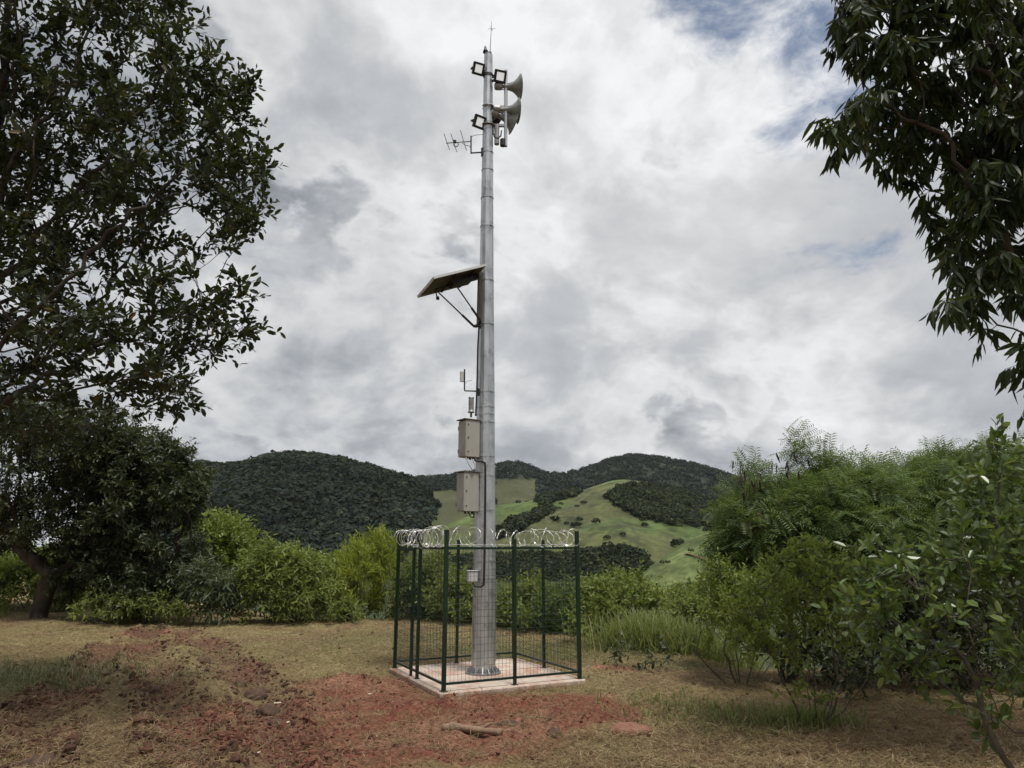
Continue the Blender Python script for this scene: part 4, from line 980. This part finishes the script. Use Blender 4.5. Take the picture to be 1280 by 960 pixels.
mb = MB(); mb.tube(P, .015, 6); mb.build('cable_loop', M_RUBBER, mast, True)
def horn(mx, my, ax, label, dY, mr=.262, ln=.40):
    m = at(mx, my, PY + dY); ax = unit(ax); base = m - ax * (ln + .16); o = thing('horn_speaker', label, 'horn speaker', base, 'grey siren horns on the mast'); 
    mb = MB(); mb.disc_prof([(-.02, 0), (-.02, .06), (0, .075), (.11, .075), (.13, .05), (.14, 0)], (0, 0, 0), ax, 18); mb.build('driver', M_GALV_DARK, o, False)
    t = np.linspace(0, 1, 16); rad = .032 * np.exp(np.log(mr / .032) * t ** 1.15)
    prof = [(.13 + ln * .0, .03)] + [(.14 + (ln + .02) * a_, q) for a_, q in zip(t, rad)] + [(.16 + ln, mr + .008), (.157 + ln, mr - .006)] + [(.135 + (ln + .02) * a_, max(q - .006, .01)) for a_, q in list(zip(t, rad))[::-1]]
    mb = MB(); mb.disc_prof(prof, (0, 0, 0), ax, 40); mb.build('flare', M_HORN, o, True)
    mp = np.array([PX, PY, 0]) * 0; tip = np.array([a[0], a[1], base[2] + .0]) - base
    up = unit(np.cross(np.cross(ax, EZ), ax))
    mb = MB()
    for sg in (-1, 1):
        q = up * sg * .06; P = [q + ax * .05, q * 1.2 + ax * .25, q * 2.2 + ax * .42]; mb.tube(P, .011, 6)
    mb.bar(ax * .06 + up * .05, tip + [0, 0, .02], .035); mb.build('bracket', M_GALV_DARK, o)
horn(650.0, 109, (1, .2, .10), 'topmost grey horn with its mouth turned right', .05, .25, .34)
horn(647.8, 138.5, (1, .22, .06), 'middle grey horn right under the topmost one', .05, .245, .34)
horn(642.5, 153, (.9, .35, -.24), 'lowest grey horn turned partly away below the middle one', .14, .25, .32)

# ------------------------------------------------------------------ comb (yagi) antenna
p0 = at(603.2, 190.5, PY - .02); an = thing('comb_antenna', 'thin dark comb antenna with three rods sticking out left of the pole', 'antenna', p0)
A = lambda x, y, dy=-.02: at(x, y, PY + dy) - p0
mb = MB(); mb.tube([A(557.5, 178.8), A(588.7, 176.6)], .012, 6); mb.build('boom', M_GALV_DARK, an)
for (x0, y0, x1, y1) in ((554.8, 167, 562, 187.2), (563.4, 166.8, 571, 190), (575.4, 162.6, 583, 188.2)):
    mb = MB(); mb.tube([A(x0, y0, -.25), A(x1, y1, .2)], .0065, 5); mb.build('rod', M_GALV_DARK, an)
mb = MB(); c = A(570, 180.5); mb.tube([c + [.045 * math.cos(t), 0, .05 * math.sin(t)] for t in np.linspace(0, 2 * PI, 18)], .008, 6, False); mb.box(A(568.5, 177), (.06, .05, .05)); mb.build('dipole', M_BLACK, an)
mb = MB(); mb.tube([A(588.8, 170), A(588.8, 192), A(588.9, 191.2), A(603, 190.4)], .015, 6); mb.box((0, 0, 0), (.06, .09, .17), None, .01); mb.build('bracket', M_BLACK, an)
mb = MB(); mb.tube([A(589, 171), A(592, 169.5), A(598, 168.5), A(604, 168)], .005, 5); mb.build('feed_cable', M_RUBBER, an)
mb = MB(); mb.tube([A(578, 179), A(582, 181.5), A(587, 182.5), A(589, 186)], .006, 5); mb.build('feed_cable', M_RUBBER, an)

# ------------------------------------------------------------------ solar panel
TR = at(607.2, 331.5, 12.15); TL = at(542.8, 347.4, 11.65); BL = at(522.6, 371.0, 12.38); BR = TR + (BL - TL)
sp = thing('solar_panel', 'tilted solar panel on struts seen from below halfway up the pole', 'solar panel', (TR + BR) / 2); o0 = (TR + BR) / 2
ex = TL - TR; ey = BR - TR; W_, H_ = np.linalg.norm(ex), np.linalg.norm(ey); ux = ex / W_; uy = unit(ey - ux * (ey @ ux)); uz = np.cross(ux, uy); uz = uz if uz[2] > 0 else -uz
uy = np.cross(uz, ux); RS = np.stack([ux, uy, uz], 1); H_ = abs(ey @ uy); sg = np.sign(ey @ uy)
S = lambda x, y, z: TR - o0 + ux * x + uy * sg * y + uz * z
mb = MB(); mb.box(S(W_ / 2, H_ / 2, .012), (W_ - .01, H_ - .01, .008), RS); mb.build('backsheet', M_PANELBACK, sp)
mb = MB(); mb.box(S(W_ / 2, H_ / 2, .0195), (W_ - .012, H_ - .012, .005), RS); mb.build('cell_glass', M_CELL, sp)
mb = MB()
for y in (.0, H_): mb.box(S(W_ / 2, y, .004), (W_ + .02, .02, .042), RS)
for x in (.0, W_): mb.box(S(x, H_ / 2, .004), (.02, H_ - .021, .042), RS)
mb.build('frame', M_PANELFRAME, sp)
mb = MB()
for x in (.22, .62): mb.box(S(x, H_ / 2, -.03), (.04, H_ - .06, .03), RS)
mb.box(S(W_ * .42, H_ * .55, -.062), (W_ * .8, .045, .03), RS)
mb.box(S(.10, H_ * .5, -.05), (.2, .12, .07), RS); mb.build('cross_rail', M_BLACK, sp)
mb = MB(); mb.box(S(.40, H_ * .45, -.085), (.42, .26, .07), RS, .012); mb.build('junction_box', M_BLACK, sp)
mb = MB(); mb.tube([S(.80, H_ * .8, -.02), S(.80, H_ * .85, -.10), S(.79, H_ * .9, -.13)], .012, 6); mb.disc_prof([(0, 0), (0, .03), (.03, .035), (.06, .02), (.06, 0)], S(.79, H_ * .9, -.17), EZ, 10); mb.build('cable_gland', M_BLACK, sp)
col = np.array([PX, PY - .02, zpx(405)]) - o0; rc_ = pr(zpx(405))
ends = [at(592.5, 408, PY - .05) - o0, at(601, 401.5, PY - .22) - o0]
tops = [S(.78, H_ * .80, -.03), S(.66, H_ * .25, -.03)]
for e, t in zip(ends, tops):
    mb = MB(); mb.tube([e, t], .013, 7); mb.tube([e, e + (t - e) * .32], .022, 7); mb.build('strut', M_BLACK, sp)
mb = MB(); mb.tube([ends[0], ends[0] * .3 + ends[1] * .7 + [0, 0, -.03], ends[1]], .024, 7); mb.bar(ends[0] + [.02, 0, 0], col - [rc_ * .7, 0, 0], .05); mb.build('strut_yoke', M_BLACK, sp)
mb = MB(); zt, zb = zpx(341), zpx(409); xx = PX - pr(zt) - .012
mb.bar(np.array([xx + .02, PY - .14, zb]) - o0, np.array([xx + .035, PY - .14, zt]) - o0, .09, .06); mb.bar(np.array([xx + .02, PY - .1, zt - .03]) - o0, S(.12, H_ * .5, -.06), .06); mb.build('upright_bar', surf_mat('brown_grey_bar', (.06, .055, .05), (.09, .082, .075), .5, .4), sp)  # dark brown-grey upright bar on the pole below the panel

# ------------------------------------------------------------------ small antenna, sensor, boxes on the left of the pole
p0 = at(597, 489, PY - .1); pa = thing('panel_antenna', 'small white plate antenna on a bent black arm above the upper box', 'antenna', p0); A = lambda x, y, dy=-.1: at(x, y, PY + dy) - p0
mb = MB(); mb.tube([A(580.8, 461.5), A(580.6, 487.3), A(580.7, 488.4), A(596, 489)], .014, 6); mb.box(A(597.3, 490), (.035, .07, .13), None, .006); mb.build('arm', M_BLACK, pa)
mb = MB(); mb.box(A(577.8, 470.8), (.085, .03, .20), rot(.35, 0), .008); mb.build('plate', M_GREYBOX, pa)
mb = MB(); mb.tube([A(580.8, 480), A(584, 476.5), A(590, 475.5)], .004, 5); mb.build('lead', M_RUBBER, pa)
def box_unit(xl, xe, xr, yt, yb, label, dY):
    """cabinet seen on its corner: xl..xe door face, xe..xr side face"""
    e = at(xe, (yt + yb) / 2, PY + dY); d = e[1] * CP + (e[2] - CAMH) * SP; h = (yb - yt) * d / F
    yaw = -.78 if xe - xl < xr - xe else -.7
    wl = (xe - xl) * d / F; wr = (xr - xe) * d / F; th = .95
    Wd = wl / math.cos(th); Ws = wr / math.sin(th) if False else wr / math.cos(PI / 2 - th)
    u = np.array([-math.cos(th), math.sin(th), 0]); v = np.array([math.sin(th), math.cos(th), 0])    # u: along the door face, v: along the side face
    o = thing('control_cabinet', label, 'control box', e); R = np.stack([v, -u, EZ], 1); R = R if np.linalg.det(R) > 0 else np.stack([v, u, EZ], 1)
    c = u * Wd / 2 + v * Ws / 2
    mb = MB(); mb.box(c, (Ws, Wd, h), R, .006); mb.build('body', M_BOX, o)
    mb = MB(); mb.box(u * Wd / 2 - v * .012, (.02, Wd + .004, h - .02), R, .004); dr = mb.build('door', M_BOX, o)
    mb = MB(); mb.box(c + [0, 0, h / 2 + .012] - v * .025, (Ws + .07, Wd + .03, .018), R, .003); mb.build('lid', surf_mat('brown_grey_lid', (.10, .09, .075), (.14, .125, .105), .6), o)
    for zz_ in (-.36, .02, .38):
        mb = MB(); mb.disc_prof([(0, 0), (0, .011), (.012, .011), (.012, 0)], v * .03 + [0, 0, zz_ * h] - u * .0, -u, 8); mb.build('screw', M_BLACK, o)
    for zz_ in (-.33, .3):
        mb = MB(); mb.tube([u * (Wd + .006) - v * .018 + [0, 0, zz_ * h - .035], u * (Wd + .006) - v * .018 + [0, 0, zz_ * h + .035]], .010, 6); mb.build('hinge', M_BLACK, o)
    mb = MB(); 
    for q in (.3, .55, .8): mb.disc_prof([(0, .022), (.035, .022), (.035, 0)], u * Wd * .5 + v * Ws * q + [0, 0, -h / 2 - .001], -EZ, 10)
    mb.build('cable_gland', M_BLACK, o)
    mb = MB()
    for zz_ in (-.34, .34): mb.bar(v * (Ws + .0) + u * Wd * .4 + [0, 0, zz_ * h], np.array([PX, PY, e[2] + zz_ * h]) - e - unit(np.array([PX, PY, 0]) - e * [1, 1, 0]) * pr(e[2]) * .8, .04)
    mb.build('pole_bracket', M_GALV_DARK, o)
    return o
box_unit(573.2, 583.6, 599.2, 524, 570.5, 'upper beige steel control box with a vertical sensor on top', -.34)
box_unit(570.8, 581.2, 598.2, 590, 638.5, 'lower beige steel control box hung beneath the other one', -.34)
p0 = at(588.8, 521.5, PY - .24); sn = thing('cylinder_sensor', 'grey upright ribbed cylinder standing on the upper control box', 'sensor', p0); q = at(588.8, 496, PY - .24) - p0; h = q[2]
mb = MB(); mb.tube([(0, 0, 0), (0, 0, h * .28)], .018, 8); mb.build('stem', M_BLACK, sn)
mb = MB(); mb.disc_prof([(0, 0), (0, .058), (.02, .058), (.02, .05)] + [(h * .2 + k * .028 - .04, .046 if k % 2 else .050) for k in range(1, 9)] + [(h * .76, .05), (h * .78, 0)], (0, 0, h * .22), EZ, 18); mb.build('body', M_GALV_DARK, sn, True)
p0 = at(590.4, 720.5, PY - .2); jb = thing('junction_box', 'small light grey junction box strapped low on the pole inside the cage', 'junction box', p0)
mb = MB(); mb.box((0, 0, 0), (.17, .12, .17), rot(.4, 0), .008); mb.build('case', M_GREYBOX, jb); mb = MB(); mb.box((0, 0, .093), (.19, .14, .014), rot(.4, 0), .004); mb.build('lid', M_GREYBOX, jb)
# cables
def cable(name, label, pts, rad, mat=M_RUBBER):
    P = np.array([at(*p[:2], PY + p[2]) for p in pts]); p0 = P[0].copy(); t = np.arange(len(P)); q = np.linspace(0, len(P) - 1, len(P) * 5)
    Q = np.stack([np.interp(q, t, P[:, k]) for k in range(3)], 1) - p0
    mb = MB(); mb.tube(Q, rad, 6); o = mb.build(name, mat, smooth=True); o.location = tuple(p0); tag(o, label, 'cable', 'cables running along the pole')
cable('power_cable', 'black cable bundle running down the left of the pole from the solar panel', [(599.6, 345, -.12), (599, 404, -.15), (597.2, 435, -.15), (596.6, 470, -.16), (595.6, 500, -.17), (594.6, 520, -.18)], .017)
cable('power_cable', 'black conduit looping from the upper box down to the junction box', [(593, 571, -.26), (594, 576, -.27), (602, 576.5, -.25), (606.5, 579, -.22), (606.8, 600, -.225), (606.3, 660, -.228), (605.4, 715, -.23), (604.6, 731, -.235), (601, 733.5, -.24), (594, 733, -.25), (591.5, 729, -.22)], .017)
cable('power_cable', 'pair of pale wires hanging between the two control boxes', [(582, 571, -.32), (586, 580, -.33), (591, 588, -.3), (594, 582, -.28), (591, 574, -.28)], .012, M_GREYBOX)
cable('power_cable', 'short black cable drooping under the lower box', [(586, 639, -.3), (588, 646, -.3), (592, 647, -.28), (593, 639, -.28)], .012)
cable('earth_wire', 'thin pale earth wire running down the right side of the pole', [(615.0, 190, -.05), (616.4, 300, -.05), (617.4, 420, -.06), (618.4, 560, -.07), (619.2, 700, -.08), (619.6, 800, -.09), (619.8, 826, -.09)], .005, M_GALV)
cable('signal_wire', 'thin wire from the comb antenna down the left side of the pole to the panel', [(603.5, 192, -.05), (602.6, 240, -.02), (601, 300, -.02), (600.2, 340, -.05)], .006)

# ------------------------------------------------------------------ sky
SUN_AZ, SUN_EL = math.radians(150), math.radians(70)      # high, a little behind and to the right, veiled by cloud
sun_dir = np.array([math.sin(SUN_AZ) * math.cos(SUN_EL), math.cos(SUN_AZ) * math.cos(SUN_EL), math.sin(SUN_EL)])
W = bpy.data.worlds.new('World'); SC.world = W; W.use_nodes = True
N = NT(W.node_tree); bg = W.node_tree.nodes['Background']; out = W.node_tree.nodes['World Output']
sky = N.n('ShaderNodeTexSky'); sky.sky_type = 'NISHITA'; sky.sun_disc = False; sky.sun_elevation = SUN_EL; sky.sun_rotation = SUN_AZ
N.t.links.new(sky.outputs[0], bg.inputs[0]); bg.inputs[1].default_value = .10
d = N.n('ShaderNodeTexCoord').outputs['Generated']
sep = N.n('ShaderNodeSeparateXYZ', inp={0: d}); z = sep.outputs[2]
k = N.math('DIVIDE', 1.0, N.math('ADD', N.math('MAXIMUM', z, 0.0), .75))
p = N.n('ShaderNodeCombineXYZ', inp={0: N.math('MULTIPLY', sep.outputs[0], k), 1: N.math('MULTIPLY', sep.outputs[1], k), 2: N.math('MULTIPLY', N.math('MULTIPLY', z, k), 1.25)}).outputs[0]
def vadd(v, o): return N.n('ShaderNodeVectorMath', operation='ADD', inp={0: v, 1: o}).outputs[0]
def billow(v, sc, det, ro, di):
    n = N.noise(v, sc, det, ro, di)
    return N.math('MULTIPLY', N.math('ABSOLUTE', N.math('SUBTRACT', n, .5)), 2.6)
def clouds(v):
    wv = N.n('ShaderNodeTexNoise', inp={'Vector': v, 'Scale': 2.5, 'Detail': 4.0})
    v = N.n('ShaderNodeVectorMath', operation='MULTIPLY_ADD', inp={0: wv.outputs[1], 1: (.20, .20, .20), 2: v}).outputs[0]
    big = N.noise(v, 2.3, 3, .5, .0); mid = N.noise(v, 6.2, 13, .58, .0); bil = billow(v, 8., 8, .55, .0)
    return N.math('ADD', N.math('ADD', N.math('MULTIPLY', big, .56), N.math('MULTIPLY', mid, .44)), N.math('MULTIPLY', bil, .10))
OFF = (3.7, 1.9, 0.0)
v0 = vadd(p, OFF); c0 = clouds(v0)
v1 = vadd(p, (OFF[0] + .02, OFF[1] + .0, .035)); c1 = clouds(v1)
lit = N.math('SUBTRACT', c0, c1)
body = N.range(c0, .42, .66)
fine = N.noise(v0, 14., 8, .62, .3)
def spot(px, py, lo, hi):
    q = unit(ray(px, py)); dt = N.n('ShaderNodeVectorMath', operation='DOT_PRODUCT', inp={0: d, 1: tuple(q)}).outputs['Value']
    return N.range(dt, math.cos(lo), math.cos(hi))
val = N.math('SUBTRACT', .645, N.math('MULTIPLY', body, .38))
val = N.math('ADD', val, N.math('MULTIPLY', lit, 2.3))
val = N.math('ADD', val, N.math('MULTIPLY', N.math('SUBTRACT', fine, .5), .14))
# nearer heaps of cloud with bright thin edges and grey cores
v2 = vadd(p, (9.3, 4.1, 2.0)); h = N.math('ADD', clouds(v2), N.math('MULTIPLY', N.noise(v2, 1.3, 2, .5), .25))
heap = N.math('MULTIPLY', N.range(h, .60, .655), .72)
hv = N.math('ADD', N.math('SUBTRACT', .77, N.math('MULTIPLY', N.range(h, .60, .78), .46)), N.math('MULTIPLY', N.math('SUBTRACT', fine, .5), .22))
val = N.math('ADD', N.math('MULTIPLY', val, N.math('SUBTRACT', 1.0, heap)), N.math('MULTIPLY', hv, heap))
glow = spot(900, 60, .75, .0)                                   # cloud brightened around this spot; the sun lamp stands elsewhere
val = N.math('ADD', val, N.math('MULTIPLY', glow, .26))
val = N.math('MINIMUM', N.math('MAXIMUM', val, .25), .93)
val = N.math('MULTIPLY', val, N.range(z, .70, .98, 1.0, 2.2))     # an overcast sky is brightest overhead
tint = N.mix(N.range(val, .25, .75), (.90, .97, 1.07), (.99, 1.0, 1.01))
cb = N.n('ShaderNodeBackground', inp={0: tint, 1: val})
# gaps with blue sky
holes = N.math('MAXIMUM', N.math('MAXIMUM', N.math('MULTIPLY', spot(965, -25, .19, .0), 1.08), N.math('MULTIPLY', spot(1120, 240, .22, .0), .52)), N.math('MULTIPLY', spot(1040, 110, .18, .0), .62))
hn = N.math('ADD', holes, N.math('MULTIPLY', N.math('SUBTRACT', N.noise(v0, 9.0, 12, .62, .25), .56), 2.6))
cover = N.math('SUBTRACT', 1.0, N.math('MULTIPLY', N.math('MULTIPLY', N.range(hn, .38, 1.05), .9), N.range(holes, .02, .3)))
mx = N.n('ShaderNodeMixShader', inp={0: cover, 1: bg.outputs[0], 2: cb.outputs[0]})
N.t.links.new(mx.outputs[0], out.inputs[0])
# ------------------------------------------------------------------ sun, veiled by cloud
sl = bpy.data.lights.new('sun', 'SUN'); sl.energy = 3.5; sl.angle = math.radians(9); sl.color = (1, .96, .9)
so = bpy.data.objects.new('sun', sl); COL.objects.link(so); so.location = (20, 20, 60)
so.rotation_euler = Vector(tuple(sun_dir)).to_track_quat('Z', 'Y').to_euler()
# ------------------------------------------------------------------ thin air between here and the ridge
m = bpy.data.materials.new('thin_haze'); m.use_nodes = True; nt = m.node_tree; nt.nodes.remove(nt.nodes['Principled BSDF'])
pv = nt.nodes.new('ShaderNodeVolumePrincipled'); pv.inputs['Color'].default_value = (.80, .88, 1, 1); pv.inputs['Density'].default_value = 3.5e-5
nt.links.new(pv.outputs[0], nt.nodes['Material Output'].inputs['Volume'])
mb = MB(); mb.box((0, 500, 130), (9600, 10400, 330)); tag(mb.build('haze', m), 'thin pale haze in the air of the valley', 'haze', kind='stuff')
# ------------------------------------------------------------------ camera
cd = bpy.data.cameras.new('camera'); cam = bpy.data.objects.new('camera', cd); COL.objects.link(cam)
cd.sensor_fit = 'HORIZONTAL'; cd.sensor_width = 36; cd.lens = F / 1280 * 36; cd.clip_start = .05; cd.clip_end = 12000
cam.location = (0, 0, CAMH); cam.rotation_euler = (PI / 2 + PITCH, 0, 0); SC.camera = cam
vs = SC.view_settings; vs.view_transform = 'Standard'; vs.look = 'None'; vs.exposure = 0.0; vs.gamma = 1.0; vs.use_curve_mapping = False
SC.cycles.use_denoising = True; SC.cycles.max_bounces = 6; SC.cycles.diffuse_bounces = 3; SC.cycles.glossy_bounces = 2; SC.cycles.transmission_bounces = 4
